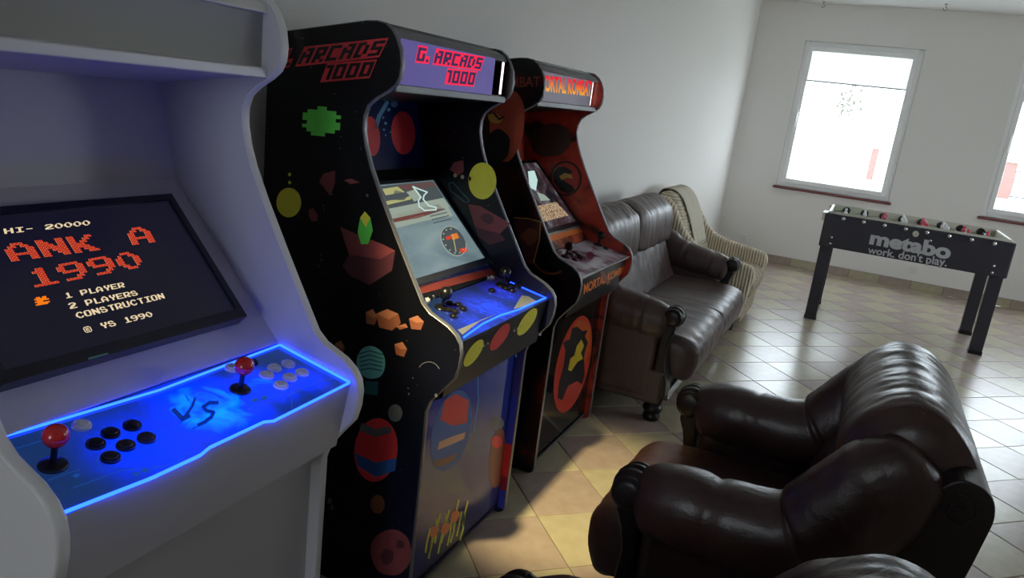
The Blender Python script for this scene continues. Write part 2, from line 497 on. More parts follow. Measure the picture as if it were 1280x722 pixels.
def font_polys(body, bold=0.0, shear=0.0):
    c = bpy.data.curves.new('lettering', 'FONT'); c.body = body; c.offset = bold; c.shear = shear; c.fill_mode = 'FRONT'; c.resolution_u = 4
    o = bpy.data.objects.new('lettering', c); COL.objects.link(o)
    bpy.context.view_layer.update()
    dg = bpy.context.evaluated_depsgraph_get()
    me = bpy.data.meshes.new_from_object(o.evaluated_get(dg))
    V = [(v.co.x, v.co.y) for v in me.vertices]; F = [list(p.vertices) for p in me.polygons]
    bpy.data.objects.remove(o); bpy.data.curves.remove(c); bpy.data.meshes.remove(me)
    x0, x1 = min(v[0] for v in V), max(v[0] for v in V); y0, y1 = min(v[1] for v in V), max(v[1] for v in V)
    return [((x - x0) / (x1 - x0), (y - y0) / (y1 - y0)) for x, y in V], F

NES = dict(A="0011100 0110110 1100011 1100011 1111111 1100011 1100011", C="0011110 0110011 1100000 1100000 1100000 0110011 0011110",
           E="1111111 1100000 1100000 1111110 1100000 1100000 1111111", H="1100011 1100011 1100011 1111111 1100011 1100011 1100011",
           I="0111111 0001100 0001100 0001100 0001100 0001100 0111111", K="1100011 1100110 1101100 1111000 1111100 1101110 1100111",
           L="0110000 0110000 0110000 0110000 0110000 0110000 0111111", N="1100011 1110011 1111011 1111111 1101111 1100111 1100011",
           O="0111110 1100011 1100011 1100011 1100011 1100011 0111110", P="1111110 1100011 1100011 1100011 1111110 1100000 1100000",
           R="1111110 1100011 1100011 1100111 1111100 1101110 1100111", S="0111100 1100110 1100000 0111110 0000011 1100011 0111110",
           T="0111111 0001100 0001100 0001100 0001100 0001100 0001100", U="1100011 1100011 1100011 1100011 1100011 1100011 0111110",
           Y="0110011 0110011 0110011 0011110 0001100 0001100 0001100", c="0111110 1000001 1011101 1010001 1011101 1000001 0111110")
NES.update({'0': "0011100 0100110 1100011 1100011 1100011 0110010 0011100", '1': "0001100 0011100 0001100 0001100 0001100 0001100 0111111",
            '2': "0111110 1100011 0000111 0011110 0111100 1110000 1111111", '9': "0111110 1100011 1100011 0111111 0000011 0000110 0111100",
            '-': "0000000 0000000 0000000 0111110 0000000 0000000 0000000", ' ': "0000000 " * 7})
def nes_rows(s):
    rows = [''] * 7
    for k, ch in enumerate(s):
        g = NES[ch].split()
        for j in range(7): rows[j] += g[j] + ('0' if k < len(s) - 1 else '')
    return rows
BLOCK = {'G': "111 100 101 101 111", 'A': "011 101 111 101 101", 'R': "111 101 111 110 101", 'C': "111 100 100 100 111", 'D': "110 101 101 101 110",
         'S': "111 100 111 001 111", '1': "11 01 01 01 01", '0': "111 101 101 101 111", '.': "0 0 0 0 1", ' ': "0 0 0 0 0"}
def block_line(pr, s, q, red, dark):
    """slanted box letters: each letter dark on its own red cell"""
    wid = [len(BLOCK[c].split()[0]) for c in s]; tot = sum(wid) + 0.62 * len(s)
    f = pr.quadmap(q, red); x = 0
    def qd(s0, s1, t0, t1, m): pr.mb.add([f(s0, t0), f(s1, t0), f(s1, t1), f(s0, t1)], [(0, 1, 2, 3)], pr.mi(m))
    for c, w_ in zip(s, wid):
        if c != ' ':
            qd(x / tot, (x + w_ + 0.62) / tot, 0.55 if c == '.' else 0, 1, red)
        x += w_ + 0.62
    pr.up(); f = pr.quadmap(q, red); x = 0
    for c, w_ in zip(s, wid):
        g = BLOCK[c].split()
        for j, r in enumerate(g):
            for i, ch in enumerate(r):
                if ch == '1':
                    s0 = (x + 0.31 + i) / tot; s1 = (x + 0.31 + i + 1) / tot
                    t0 = 0.11 + 0.78 * j / 5; t1 = 0.11 + 0.78 * (j + 1) / 5
                    qd(s0, s1, t0, t1, dark)
        x += w_ + 0.62

# ------------------------------------------------------------------ arcade cabinets
PROFILE = [(-0.02, 0.0), (-0.004, 0.012), (0, 0.03), (0, 0.685), (0.012, 0.722), (0.055, 0.778), (0.082, 0.812), (0.092, 0.85), (0.094, 0.888), (0.088, 0.915), (0.072, 0.937), (0.045, 0.956),
           (-0.018, 0.981), (-0.045, 1.003), (-0.082, 1.063), (-0.15, 1.175), (-0.218, 1.29), (-0.255, 1.36), (-0.276, 1.412), (-0.288, 1.46),
           (-0.288, 1.498), (-0.277, 1.528), (-0.25, 1.552), (-0.215, 1.573), (-0.192, 1.592), (-0.181, 1.614), (-0.178, 1.645), (-0.185, 1.683),
           (-0.20, 1.713), (-0.216, 1.732), (-0.238, 1.746), (-0.265, 1.75), (-0.30, 1.748), (-0.64, 1.69), (-0.64, 0.0)]
BLUE_LED = emission('blue_led', (0.006, 0.035, 1.0), 13.0)
LED_WHITE = emission('white_led', (1.0, 0.86, 0.84), 2.2)
RED_GLOW = emission('red_glow_ink', (1.0, 0.03, 0.09), 0.95)

def blue_art(name, centers, dark, mid, hot, strength, nscale):
    """back-lit acrylic: print lit from below by lamps at the centres (object space)"""
    m = bpy.data.materials.new(name); m.use_nodes = True
    nt = m.node_tree; b = nt.nodes['Principled BSDF']; L = nt.links
    tc = nt.nodes.new('ShaderNodeTexCoord')
    acc = None
    for (c, rad, k) in centers:
        d = nt.nodes.new('ShaderNodeVectorMath'); d.operation = 'DISTANCE'; d.inputs[1].default_value = c
        L.new(tc.outputs['Object'], d.inputs[0])
        mr = nt.nodes.new('ShaderNodeMapRange'); mr.interpolation_type = 'SMOOTHERSTEP'
        mr.inputs['From Min'].default_value = rad; mr.inputs['From Max'].default_value = 0; mr.inputs['To Max'].default_value = k
        L.new(d.outputs['Value'], mr.inputs['Value'])
        if acc is None: acc = mr.outputs[0]
        else:
            a = nt.nodes.new('ShaderNodeMath'); a.operation = 'MAXIMUM'; L.new(acc, a.inputs[0]); L.new(mr.outputs[0], a.inputs[1]); acc = a.outputs[0]
    n = nt.nodes.new('ShaderNodeTexNoise'); n.inputs['Scale'].default_value = nscale; n.inputs['Detail'].default_value = 4; n.inputs['Distortion'].default_value = 1.5
    L.new(tc.outputs['Object'], n.inputs['Vector'])
    mr = nt.nodes.new('ShaderNodeMapRange'); mr.inputs['From Min'].default_value = 0.3; mr.inputs['From Max'].default_value = 0.72; mr.inputs['To Min'].default_value = 0.55; mr.inputs['To Max'].default_value = 1.15
    L.new(n.outputs['Fac'], mr.inputs['Value'])
    mu = nt.nodes.new('ShaderNodeMath'); mu.operation = 'MULTIPLY'; L.new(acc, mu.inputs[0]); L.new(mr.outputs[0], mu.inputs[1])
    r = nt.nodes.new('ShaderNodeValToRGB')
    r.color_ramp.elements[0].color = (*dark, 1); r.color_ramp.elements[1].color = (*hot, 1); r.color_ramp.elements[1].position = 1.0
    e = r.color_ramp.elements.new(0.5); e.color = (*mid, 1)
    L.new(mu.outputs[0], r.inputs['Fac'])
    L.new(r.outputs['Color'], b.inputs['Emission Color']); b.inputs['Emission Strength'].default_value = strength
    b.inputs['Base Color'].default_value = (0.01, 0.03, 0.1, 1); b.inputs['Roughness'].default_value = 0.12
    return m

def side_shell(root, y_a, y_b, mpanel, medge, X0):
    """one side panel with its edge moulding; returns the panel"""
    lx, ly, _ = root.location
    poly = [(X0 + u - lx, z) for u, z in PROFILE]
    mb = MB(); mb.prism(poly, y_a - ly, y_b - ly)
    pn = mb.build('side_panel', mpanel, root)
    # half-round moulding that follows the outline
    n = len(poly); P = [Vector((x, 0, z)) for x, z in poly]; rings = []
    for i in range(n):
        a, b, c = P[i - 1], P[i], P[(i + 1) % n]
        t1 = (b - a).normalized(); t2 = (c - b).normalized()
        nn = Vector((t1.z + t2.z, 0, -(t1.x + t2.x))).normalized()
        ring = []
        for k in range(7):
            q = k / 6 * PI
            ring.append(b + nn * (0.0035 * math.sin(q) + 0.0003) + Vector((0, y_a - ly - 0.001 + (y_b - y_a + 0.002) * (1 - math.cos(q)) / 2, 0)))
        rings.append(ring)
    rings.append(rings[0])
    mb = MB(); mb.grid(rings, closed_u=False, cap=False)
    mb.build('edge_trim', medge, pn, smooth=True)
    return pn

def cabinet(name, X0, y0, w, st):
    root = empty(name, (X0 - 0.3, y0 + w / 2, 0))
    loc = root.location; T = st['t']
    def part(mb, nm, mats, parent=None, **kw):
        mb.v = [(x - loc.x, y - loc.y, z - loc.z) for x, y, z in mb.v]
        return mb.build(nm, mats, parent or root, **kw)
    R = {'root': root, 'part': part, 'half': w / 2 - T - 0.004}
    R['near'] = side_shell(root, y0, y0 + T, st['side'], st['edge'], X0)
    R['far'] = side_shell(root, y0 + w - T, y0 + w, st['side_far'], st['edge'], X0)
    ya, yb = y0 + T, y0 + w - T
    def slab(nm, u0, z0, u1, z1, t, m, parent=None, a=ya, b=yb, **kw):
        mb = MB(); mb.plate((X0 + u0, a, z0), (X0 + u0, b, z0), (X0 + u1, b, z1), (X0 + u1, a, z1), t)
        return part(mb, nm, m, parent, **kw)
    slab('back_panel', -0.62, 1.69, -0.62, 0.03, -0.012, st['body'])
    slab('top_panel', -0.25, 1.738, -0.63, 1.685, -0.012, st['top'])
    slab('base_panel', -0.63, 0.03, -0.03, 0.03, 0.012, st['body'])
    R['inner_back'] = slab('inner_back_panel', -0.50, 1.285, -0.56, 1.535, 0.012, st['inner'])
    slab('hood', -0.56, 1.53, -0.235, 1.575, 0.012, st['hood'])
    slab('bezel_panel', -0.15, 0.95, -0.50, 1.30, 0.012, st['bezel'])
    R['cp'] = slab('control_panel', 0.07, 0.905, -0.15, 0.945, 0.014, st['cp'])
    R['cpf'] = slab('control_panel_front', 0.042, 0.735, 0.07, 0.905, 0.014, st['cpf'])
    slab('control_panel_underside', -0.03, 0.69, 0.042, 0.735, 0.012, st['body'])
    R['lower'] = slab('front_panel', -0.03, 0.02, -0.03, 0.69, 0.014, st['lower'])
    # marquee: sign board between a lower and an upper rail
    MQ = st['mq']; q0 = min(MQ + 0.02, -0.197)
    mb = MB(); mb.prism([(X0 + q0, 1.572), (X0 + q0, 1.594), (X0 - 0.25, 1.597), (X0 - 0.25, 1.574)], ya, yb)
    part(mb, 'marquee_rail', st['rail'], bevel=0.003)
    mb = MB(); mb.prism([(X0 + min(MQ + 0.017, -0.205), 1.712), (X0 + min(MQ + 0.009, -0.22), 1.732), (X0 - 0.245, 1.742), (X0 - 0.275, 1.744), (X0 - 0.275, 1.73), (X0 - 0.25, 1.71)], ya, yb)
    part(mb, 'marquee_rail', st['rail'], bevel=0.002)
    m1 = yb - st['gap']
    mb = MB(); mb.plate((X0 + MQ, ya, 1.594), (X0 + MQ, m1, 1.594), (X0 + MQ, m1, 1.714), (X0 + MQ, ya, 1.714), 0.004)
    R['marquee'] = part(mb, 'marquee_board', st['marquee'])
    if st['gap']:
        mb = MB(); mb.box((X0 - 0.30, m1 - 0.002, 1.594), (X0 - 0.29, yb, 1.714)); part(mb, 'marquee_box_back', st['body'])
        mb = MB(); mb.tube([(X0 + MQ - 0.006, yb - st['led'], 1.600), (X0 + MQ - 0.006, yb - st['led'], 1.708)], 0.004, 8); part(mb, 'led_tube', LED_WHITE)
    R['planes'] = dict(side=((0, -1, 0), -y0), far=((0, -1, 0), -(y0 + w - T)), bezel=((1, 0, 1), X0 + 0.80), lower=((1, 0, 0), X0 - 0.03),
                       marquee=((1, 0, 0), X0 + MQ))
    def plane(u0, z0, u1, z1):
        n = Vector((z1 - z0, 0, -(u1 - u0))).normalized()
        if n.dot(Vector((1, 0, 1))) < 0: n = -n
        return tuple(n), n.dot(Vector((X0 + u0, 0, z0)))
    R['planes']['cp'] = plane(0.07, 0.905, -0.15, 0.945); R['planes']['cpf'] = plane(0.042, 0.735, 0.07, 0.905)
    R['planes']['inner'] = plane(-0.50, 1.285, -0.56, 1.535)
    return R

def joystick(R, px, py, ball_m, scale=1.0, tall=1.0):
    n, d = R['planes']['cp']; c = hit(px, py, n, d); n = Vector(n); loc = R['root'].location; c = c - loc
    mb = MB(); mb.lathe([(0.0055 * scale, 0), (0.0055 * scale, 0.035 * tall)], c, n, 12)
    j = mb.build('joystick', BLACK_PL, R['root'], smooth=False)
    mb = MB(); mb.lathe([(0.024 * scale, 0.0), (0.024 * scale, 0.003), (0.021 * scale, 0.006), (0.008 * scale, 0.007)], c, n, 24); mb.build('dust_washer', BLACK_PL, j, smooth=True)
    r = 0.0215 * scale; h = 0.052 * tall
    mb = MB(); mb.lathe([(max(r * math.sin(a), 1e-6), h - r * math.cos(a)) for a in [PI * k / 14 for k in range(15)]], c, n, 24)
    mb.build('ball_top', ball_m, j, smooth=True)
def buttons(R, pts, m, r=0.0155):
    n, d = R['planes']['cp']; loc = R['root'].location; nv = Vector(n)
    for px, py in pts:
        c = hit(px, py, n, d) - loc
        mb = MB(); mb.lathe([(r, 0), (r, 0.0035), (r * 0.94, 0.006), (r * 0.78, 0.0065)], c, nv, 22)
        b = mb.build('button', m, R['root'], smooth=False)
        mb = MB(); mb.lathe([(r * 0.74, 0.004), (r * 0.74, 0.0085), (r * 0.6, 0.0096), (1e-6, 0.0092)], c, nv, 22); mb.build('plunger', m, b, smooth=True)

# ---- white cabinet
CP_ART1 = blue_art('blue_backlit_panel', [((0.27, 0.03, 0.93), 0.19, 1.0), ((0.27, 0.18, 0.93), 0.12, 0.7), ((0.30, -0.13, 0.93), 0.17, 0.55), ((0.30, 0.28, 0.92), 0.09, 0.5)],
                   (0.0008, 0.003, 0.012), (0.0, 0.0045, 0.20), (0.0, 0.038, 1.0), 9.0, 16)
white_st = dict(t=0.022, side=WHITE_PANEL, side_far=WHITE_PANEL, edge=WHITE_EDGE, body=WHITE_PANEL, top=WHITE_PANEL, inner=WHITE_PANEL, hood=WHITE_PANEL, bezel=WHITE_PANEL,
                cp=CP_ART1, cpf=WHITE_PANEL, lower=WHITE_PANEL, rail=WHITE_EDGE, marquee=GREY_MARQ, gap=0.0, mq=-0.235)
X1, Y1, W1 = -1.05, 0.625, 0.755
C1 = cabinet('arcade_cabinet', X1, Y1, W1, white_st)
tag(C1['root'], 'plain white arcade cabinet with blue glowing two player control panel', 'arcade cabinet', 'arcade cabinets along the wall')
# monitor lying on the sloping bezel
MP = ((1, 0, 1), X1 + 0.80 + 0.05)
tr = hit(209, 242, *MP); br = hit(314, 393, *MP)
ym1 = (tr.y + br.y) / 2; ym0 = Y1 + (Y1 + W1 - ym1); nm = Vector((1, 0, 1)).normalized()
fr_o = [Vector((tr.x, ym0, tr.z)), Vector((tr.x, ym1, tr.z)), Vector((br.x, ym1, br.z)), Vector((br.x, ym0, br.z))]
dn = (fr_o[3] - fr_o[0]).normalized(); rt = Vector((0, 1, 0))
mb = MB(); bw, bwb = 0.016, 0.024
A, B, C_, D_ = fr_o
inn = [A + rt * bw + dn * bw, B - rt * bw + dn * bw, C_ - rt * bw - dn * bwb, D_ + rt * bw - dn * bwb]
lo = [p - nm * 0.045 for p in fr_o]; li = [p - nm * 0.006 for p in inn]
mb.add(fr_o + inn + lo + li, [(0, 1, 5, 4), (1, 2, 6, 5), (2, 3, 7, 6), (3, 0, 4, 7), (0, 8, 9, 1), (1, 9, 10, 2), (2, 10, 11, 3), (3, 11, 8, 0), (4, 5, 13, 12), (5, 6, 14, 13), (6, 7, 15, 14), (7, 4, 12, 15), (11, 10, 9, 8)])
mon = C1['part'](mb, 'monitor', MON_FRAME)
SCREEN_BLACK = mat('screen_black', (0.006, 0.006, 0.012), 0.22, emit=(0.10, 0.10, 0.24), estr=0.05)
mb = MB(); mb.add([p + nm * 0.0002 for p in li], [(0, 1, 2, 3)]); scr = C1['part'](mb, 'screen', SCREEN_BLACK, mon)
pr = Print((1, 0, 1), li[0].dot(Vector((1, 0, 1))), C1['root'], lift=0.0006)
CREAM = emission('cream_pixels', (1.0, 0.80, 0.50), 0.80)
BRICK_E = emission('brick_pixels', (0.85, 0.045, 0.012), 0.85)
BRICK_H = emission('brick_pixels_light', (1.0, 0.42, 0.20), 0.85)
ORANGE_E = emission('orange_pixels', (1.0, 0.22, 0.01), 0.9)
# offsets below are read from the photograph: TL TR BR BL
pr.cells(nes_rows("00 HI- 20000"), [(-38, 290), (112, 275), (113, 281), (-36, 296.5)], CREAM)
pr.brick_cells(nes_rows("TANK"), [(-44, 311), (113, 292.5), (126, 312.5), (-30, 333)], BRICK_E, BRICK_H)
pr.brick_cells(nes_rows("A"), [(156, 286), (184, 282), (195, 302.5), (166, 306.5)], BRICK_E, BRICK_H)
pr.brick_cells(nes_rows("1990"), [(27, 338.5), (169, 313), (182, 333), (39, 360.5)], BRICK_E, BRICK_H)
pr.cells(nes_rows("1 PLAYER"), [(79, 366.5), (154, 352.5), (156.5, 358.5), (82, 373)], CREAM)
pr.cells(nes_rows("2 PLAYERS"), [(84.5, 379), (170, 362.5), (173, 368.5), (88, 386)], CREAM)
pr.cells(nes_rows("CONSTRUCTION"), [(93, 391), (203, 366), (206.5, 372.5), (97, 398)], CREAM)
pr.cells(nes_rows("c YS 1990"), [(103, 409), (188, 389), (192, 395), (107, 416)], CREAM)
pr.cells(["0110110", "1111110", "0111111", "1111000", "0111111", "1111110"], [(42, 372), (60, 369), (63, 379), (45, 382)], ORANGE_E)
pr.build('screen_lettering', scr)
pr = Print((1, 0, 1), MP[1], C1['root'], lift=0.0008)
pr.poly([(110, 447), (135, 440.5), (135.5, 442.5), (110.5, 449.5)], mat('monitor_badge', (0.18, 0.42, 0.28), 0.4)); pr.build('badge', mon)
# blue edge light round the control panel
def cp_pt(R, px, py, lift=0.004):
    n, d = R['planes']['cp']; p = hit(px, py, n, d + lift) - R['root'].location
    p.y = max(-R['half'], min(R['half'], p.y)); return p
mb = MB()
mb.tube([cp_pt(C1, *p) for p in ((80, 640), (190, 597), (250, 569), (262, 559), (330, 527), (342, 526), (437, 478))], 0.003, 6)
mb.build('light_strip', BLUE_LED, C1['root'])
mb = MB(); mb.tube([cp_pt(C1, *p) for p in ((438, 477), (405, 458), (380, 440), (352, 430))], 0.003, 6); mb.build('light_strip', BLUE_LED, C1['root'])
mb = MB(); mb.tube([cp_pt(C1, *p, 0.003) for p in ((352, 430), (200, 487), (2, 546))], 0.0025, 6); mb.build('light_strip', BLUE_LED, C1['root'])
pr = Print(*C1['planes']['cp'], C1['root'], lift=0.001)
INK = mat('navy_ink', (0.0, 0.004, 0.05), 0.4, emit=(0.0, 0.02, 0.22), estr=1.0)
pr.item('panel_lettering'); pr.stroke([(217, 512), (228, 523), (236, 519)], 6.5, INK); pr.stroke([(229, 523), (240, 508), (244, 497)], 3.6, INK)
pr.stroke([(272, 503), (262, 503), (254, 508), (258, 513), (267, 515), (264, 521), (256, 527), (248, 531)], 4.6, INK)
pr.stroke([(236, 500), (232, 494)], 1.5, INK); pr.stroke([(246, 533), (240, 536)], 1.5, INK)
CIRC = mat('circuit_ink', (0.01, 0.05, 0.2), 0.4, emit=(0.01, 0.09, 0.42), estr=0.6)
for P in ([(20, 560), (60, 548), (76, 552)], [(90, 610), (150, 588), (200, 582)], [(180, 590), (220, 578), (238, 566)], [(360, 495), (395, 478), (420, 472)], [(372, 445), (398, 452)],
          [(380, 442), (410, 462)], [(60, 600), (100, 586)], [(150, 545), (120, 575), (130, 590)], [(365, 510), (364, 488)], [(310, 512), (330, 498), (352, 494)]):
    pr.item('circuit_line_print'); pr.stroke(P, 0.9, CIRC)
for (cx, cy) in ((95, 594), (170, 592), (180, 588), (318, 500), (330, 497)):
    pr.item('circuit_pad_print'); pr.poly([(cx - 5, cy), (cx + 1, cy - 3), (cx + 6, cy - 1), (cx, cy + 3)], CIRC)
pr.build('panel_print', C1['cp'])
joystick(C1, 66, 582, RED_BALL, 0.95, 1.12); joystick(C1, 300, 487, RED_BALL, 0.95, 1.12)
buttons(C1, [(165, 533), (138, 542.5), (119.5, 556), (183, 548.5), (157, 558), (138, 573)], BLACK_PL, 0.0165)
buttons(C1, [(102, 533), (360, 456), (343, 461), (333, 470), (377.5, 467), (362, 473), (351, 482.5), (290, 461)], WHITE_BTN, 0.0165)
buttons(C1, [(316, 454)], BLACK_PL, 0.012)

# ---- black cabinet with the space print
def starry(name, c_low, c_high, z0, z1, rough=0.3, stars=True):
    m, nt, b = principled(name); L = nt.links
    tc = nt.nodes.new('ShaderNodeTexCoord'); sx = nt.nodes.new('ShaderNodeSeparateXYZ'); L.new(tc.outputs['Object'], sx.inputs[0])
    mr = nt.nodes.new('ShaderNodeMapRange'); mr.inputs['From Min'].default_value = z0; mr.inputs['From Max'].default_value = z1
    L.new(sx.outputs['Z'], mr.inputs['Value'])
    n = nt.nodes.new('ShaderNodeTexNoise'); n.inputs['Scale'].default_value = 3.5; n.inputs['Detail'].default_value = 4; L.new(tc.outputs['Object'], n.inputs['Vector'])
    ad = nt.nodes.new('ShaderNodeMath'); ad.operation = 'ADD'; L.new(mr.outputs[0], ad.inputs[0])
    sb = nt.nodes.new('ShaderNodeMath'); sb.operation = 'MULTIPLY_ADD'; sb.inputs[1].default_value = 0.7; sb.inputs[2].default_value = -0.35; L.new(n.outputs['Fac'], sb.inputs[0]); L.new(sb.outputs[0], ad.inputs[1])
    r = nt.nodes.new('ShaderNodeValToRGB'); r.color_ramp.elements[0].color = (*c_low, 1); r.color_ramp.elements[1].color = (*c_high, 1)
    L.new(ad.outputs[0], r.inputs['Fac']); out = r.outputs['Color']
    if stars:
        v = nt.nodes.new('ShaderNodeTexVoronoi'); v.inputs['Scale'].default_value = 24; L.new(tc.outputs['Object'], v.inputs['Vector'])
        lt = nt.nodes.new('ShaderNodeMath'); lt.operation = 'LESS_THAN'; lt.inputs[1].default_value = 0.045; L.new(v.outputs['Distance'], lt.inputs[0])
        mx = nt.nodes.new('ShaderNodeMix'); mx.data_type = 'RGBA'; L.new(lt.outputs[0], mx.inputs[0]); L.new(out, mx.inputs[6]); mx.inputs[7].default_value = (0.2, 0.24, 0.35, 1); out = mx.outputs[2]
    L.new(out, b.inputs['Base Color']); b.inputs['Roughness'].default_value = rough
    b.inputs['Specular IOR Level'].default_value = 0.35
    return m
SPACE = starry('space_print', (0.004, 0.006, 0.022), (0.0025, 0.0025, 0.004), 0.2, 1.1, 0.38)
SPACE_IN = starry('space_print_inner', (0.008, 0.010, 0.03), (0.003, 0.003, 0.005), 0.8, 1.3, 0.3)
BLUE_BACK = starry('blue_back_print', (0.004, 0.006, 0.06), (0.006, 0.02, 0.10), 1.25, 1.6, 0.3, False)
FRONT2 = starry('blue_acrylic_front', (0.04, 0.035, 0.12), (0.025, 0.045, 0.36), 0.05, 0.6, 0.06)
BLACK_V = mat('black_vinyl', (0.004, 0.004, 0.005), 0.35)
MARQ2 = mat('violet_marquee', (0.02, 0.018, 0.04), 0.5, emit=(0.105, 0.08, 0.30), estr=0.8, spec=0.15)
CP_ART2 = blue_art('violet_backlit_panel', [((0.29, 0.02, 0.93), 0.20, 1.0), ((0.25, 0.20, 0.93), 0.14, 0.8), ((0.33, -0.14, 0.92), 0.18, 0.85)],
                   (0.006, 0.003, 0.016), (0.012, 0.008, 0.30), (0.02, 0.05, 1.0), 1.15, 22)
st2 = dict(t=0.018, side=SPACE, side_far=SPACE_IN, edge=CHROME, body=BLACK_V, top=BLACK_V, inner=BLUE_BACK, hood=BLACK_V, bezel=BLACK_V, cp=CP_ART2, cpf=SPACE, lower=FRONT2, rail=ALU,
           marquee=MARQ2, gap=0.115, led=0.04, mq=-0.195)
X2, Y2, W2 = -1.0, 1.76, 0.72
C2 = cabinet('arcade_cabinet', X2, Y2, W2, st2)
tag(C2['root'], 'black arcade cabinet printed with planets and red slanted lettering reading G. ARCADS 1000', 'arcade cabinet', 'arcade cabinets along the wall')
INK_RED = mat('red_ink', (0.80, 0.045, 0.05), 0.4); INK_BLK = mat('black_ink', (0.004, 0.004, 0.006), 0.4)
INK_GRN = mat('green_ink', (0.138, 0.736, 0.092), 0.4); INK_YEL = mat('yellow_ink', (0.900, 0.828, 0.069), 0.4)
INK_ROCK = mat('rock_red_ink', (0.253, 0.055, 0.060), 0.4); INK_ROCK2 = mat('rock_dark_ink', (0.103, 0.028, 0.037), 0.4)
INK_TEAL = mat('teal_ink', (0.161, 0.552, 0.598), 0.4); INK_TEAL2 = mat('teal_dark_ink', (0.028, 0.161, 0.196), 0.4)
INK_BRN = mat('brown_ink', (0.26, 0.085, 0.045), 0.4); INK_PCH = mat('peach_ink', (0.900, 0.460, 0.276), 0.4)
INK_WHT = mat('white_ink', (0.55, 0.56, 0.60), 0.4); INK_BLU = mat('blue_ink', (0.023, 0.127, 0.460), 0.4); INK_GREY = mat('grey_ink', (0.16, 0.17, 0.19), 0.4)
INK_CREAM = mat('cream_ink', (0.55, 0.48, 0.28), 0.4); INK_ORG = mat('orange_ink', (0.900, 0.230, 0.046), 0.4); INK_LIME = mat('lime_ink', (0.690, 0.782, 0.092), 0.4)

pr = Print(*C2['planes']['side'], C2['root'])
pr.item('side_lettering')
block_line(pr, "G. ARCADS", [(350, 61.5), (486, 47), (474, 71.5), (338, 87)], INK_RED, INK_BLK)
pr.layer = 0
block_line(pr, "1000", [(409, 79), (471.5, 74), (462, 97.5), (400, 103)], INK_RED, INK_BLK)
pr.item('green_block_print')                                   # a plain patch of green pixels
pr.cells(["00011000", "01111110", "11111111", "11111110", "01111111", "11111111", "01111110", "00111000"], [(379, 131), (427, 135), (424, 172), (377, 168)], INK_GRN)
pr.item('yellow_disc_print'); pr.oval(361, 253, 15.5, 18.5, INK_YEL, 0, 32)
for y in (218, 228): pr.item('yellow_dot_print'); pr.oval(362, y, 1.9, 2.3, INK_YEL, n=10)
def rock(pts, m=None):
    pr.item('rock_print'); pr.poly(pts, m or INK_ROCK)
rock([(399, 227), (404, 217), (419, 213), (419, 228), (413, 245)]); rock([(430, 225), (439, 223), (450, 228), (438, 230)])
rock([(386, 262), (391, 260), (397, 268), (397, 276), (390, 277), (386, 270)])
rock([(425, 283), (447, 293), (478, 305), (494, 313), (475, 324), (436, 318)]); pr.poly([(436, 318), (475, 324), (494, 313), (490, 338), (462, 356), (438, 345), (428, 332)], INK_ROCK2)
pr.item('green_crystal_print', 2); pr.poly([(447, 290), (450, 272), (456, 264), (463, 272), (466, 288), (460, 305), (451, 305)], INK_GRN); pr.up(); pr.poly([(450, 272), (456, 264), (463, 272), (457, 284)], INK_YEL)
for P in ([(470, 392), (484, 386), (498, 392), (501, 404), (490, 413), (474, 409)], [(457, 390), (466, 386), (472, 396), (468, 406), (458, 404)], [(511, 398), (522, 394), (530, 402), (526, 412), (514, 411)],
          [(495, 408), (507, 404), (510, 409), (500, 412)], [(493, 430), (503, 427), (509, 436), (505, 446), (495, 443)], [(418, 430), (426, 425), (431, 434), (428, 444), (420, 441)]):
    rock(P, INK_BRN); cx = sum(p[0] for p in P) / len(P); cy = sum(p[1] for p in P) / len(P); pr.up(); pr.poly([P[0], P[1], P[2], (cx, cy)], mat('rock_facet_ink', (0.42, 0.16, 0.085), 0.4))
pr.item('teal_planet_print'); pr.oval(464, 453, 18, 21, INK_TEAL, -8, 30, 0.06, 3); pr.up()
for k in range(5): pr.stroke([(449 + 0.5 * k, 442 + 5 * k), (462, 438 + 5.5 * k), (479 - 0.5 * k, 443 + 5 * k)], 1.6, INK_TEAL2)
pr.item('teal_glow_print'); pr.poly([(457, 476), (473, 477), (472, 494), (455, 492)], INK_TEAL2)
pr.item('banded_planet_print')                                 # plain banded ball in place of the printed figure
pr.oval(470, 562, 27, 40, INK_RED, 6, 40); pr.up()
pr.poly([(444, 566), (470, 578), (496, 572), (494, 588), (470, 596), (447, 582)], INK_BLU); pr.poly([(452, 528), (470, 536), (487, 532), (490, 540), (470, 546), (449, 538)], INK_GREY)
pr.item('brown_moon_print'); pr.oval(472, 630, 9, 12, INK_BRN, 0, 18)
pr.item('grey_moon_print'); pr.oval(494, 516, 9, 11, INK_GREY, 0, 18)
pr.item('red_planet_print'); pr.oval(489, 690, 26, 29, INK_ROCK, 0, 34, 0.06, 2); pr.up(); pr.oval(484, 695, 8, 10, INK_ROCK2, 0, 12, 0.4, 5); pr.oval(500, 680, 5, 6, INK_ROCK2, 0, 12, 0.4, 8)
for (x, y, r) in ((459, 244, 1.6), (405, 262, 0.9), (401, 318, 0.9), (402, 325, 1.2), (398, 332, 1.1), (404, 257, 0.9), (545, 494, 1.8), (511, 492, 1.1), (510, 485, 0.8), (516, 472, 0.9), (412, 626, 3), (415, 634, 2.6), (420, 660, 0.8), (460, 160, 0.8), (390, 60, 0.6)):
    pr.item('star_print'); pr.oval(x, y, r, r * 1.4, INK_GREY, n=8)
pr.item('arc_print'); pr.stroke([(536 + 14 * math.cos(a), 466 + 14 * math.sin(a)) for a in [(-2.6 + 0.28 * k) for k in range(9)]], 0.8, INK_GREY)
pr.build('side_print', C2['near'])

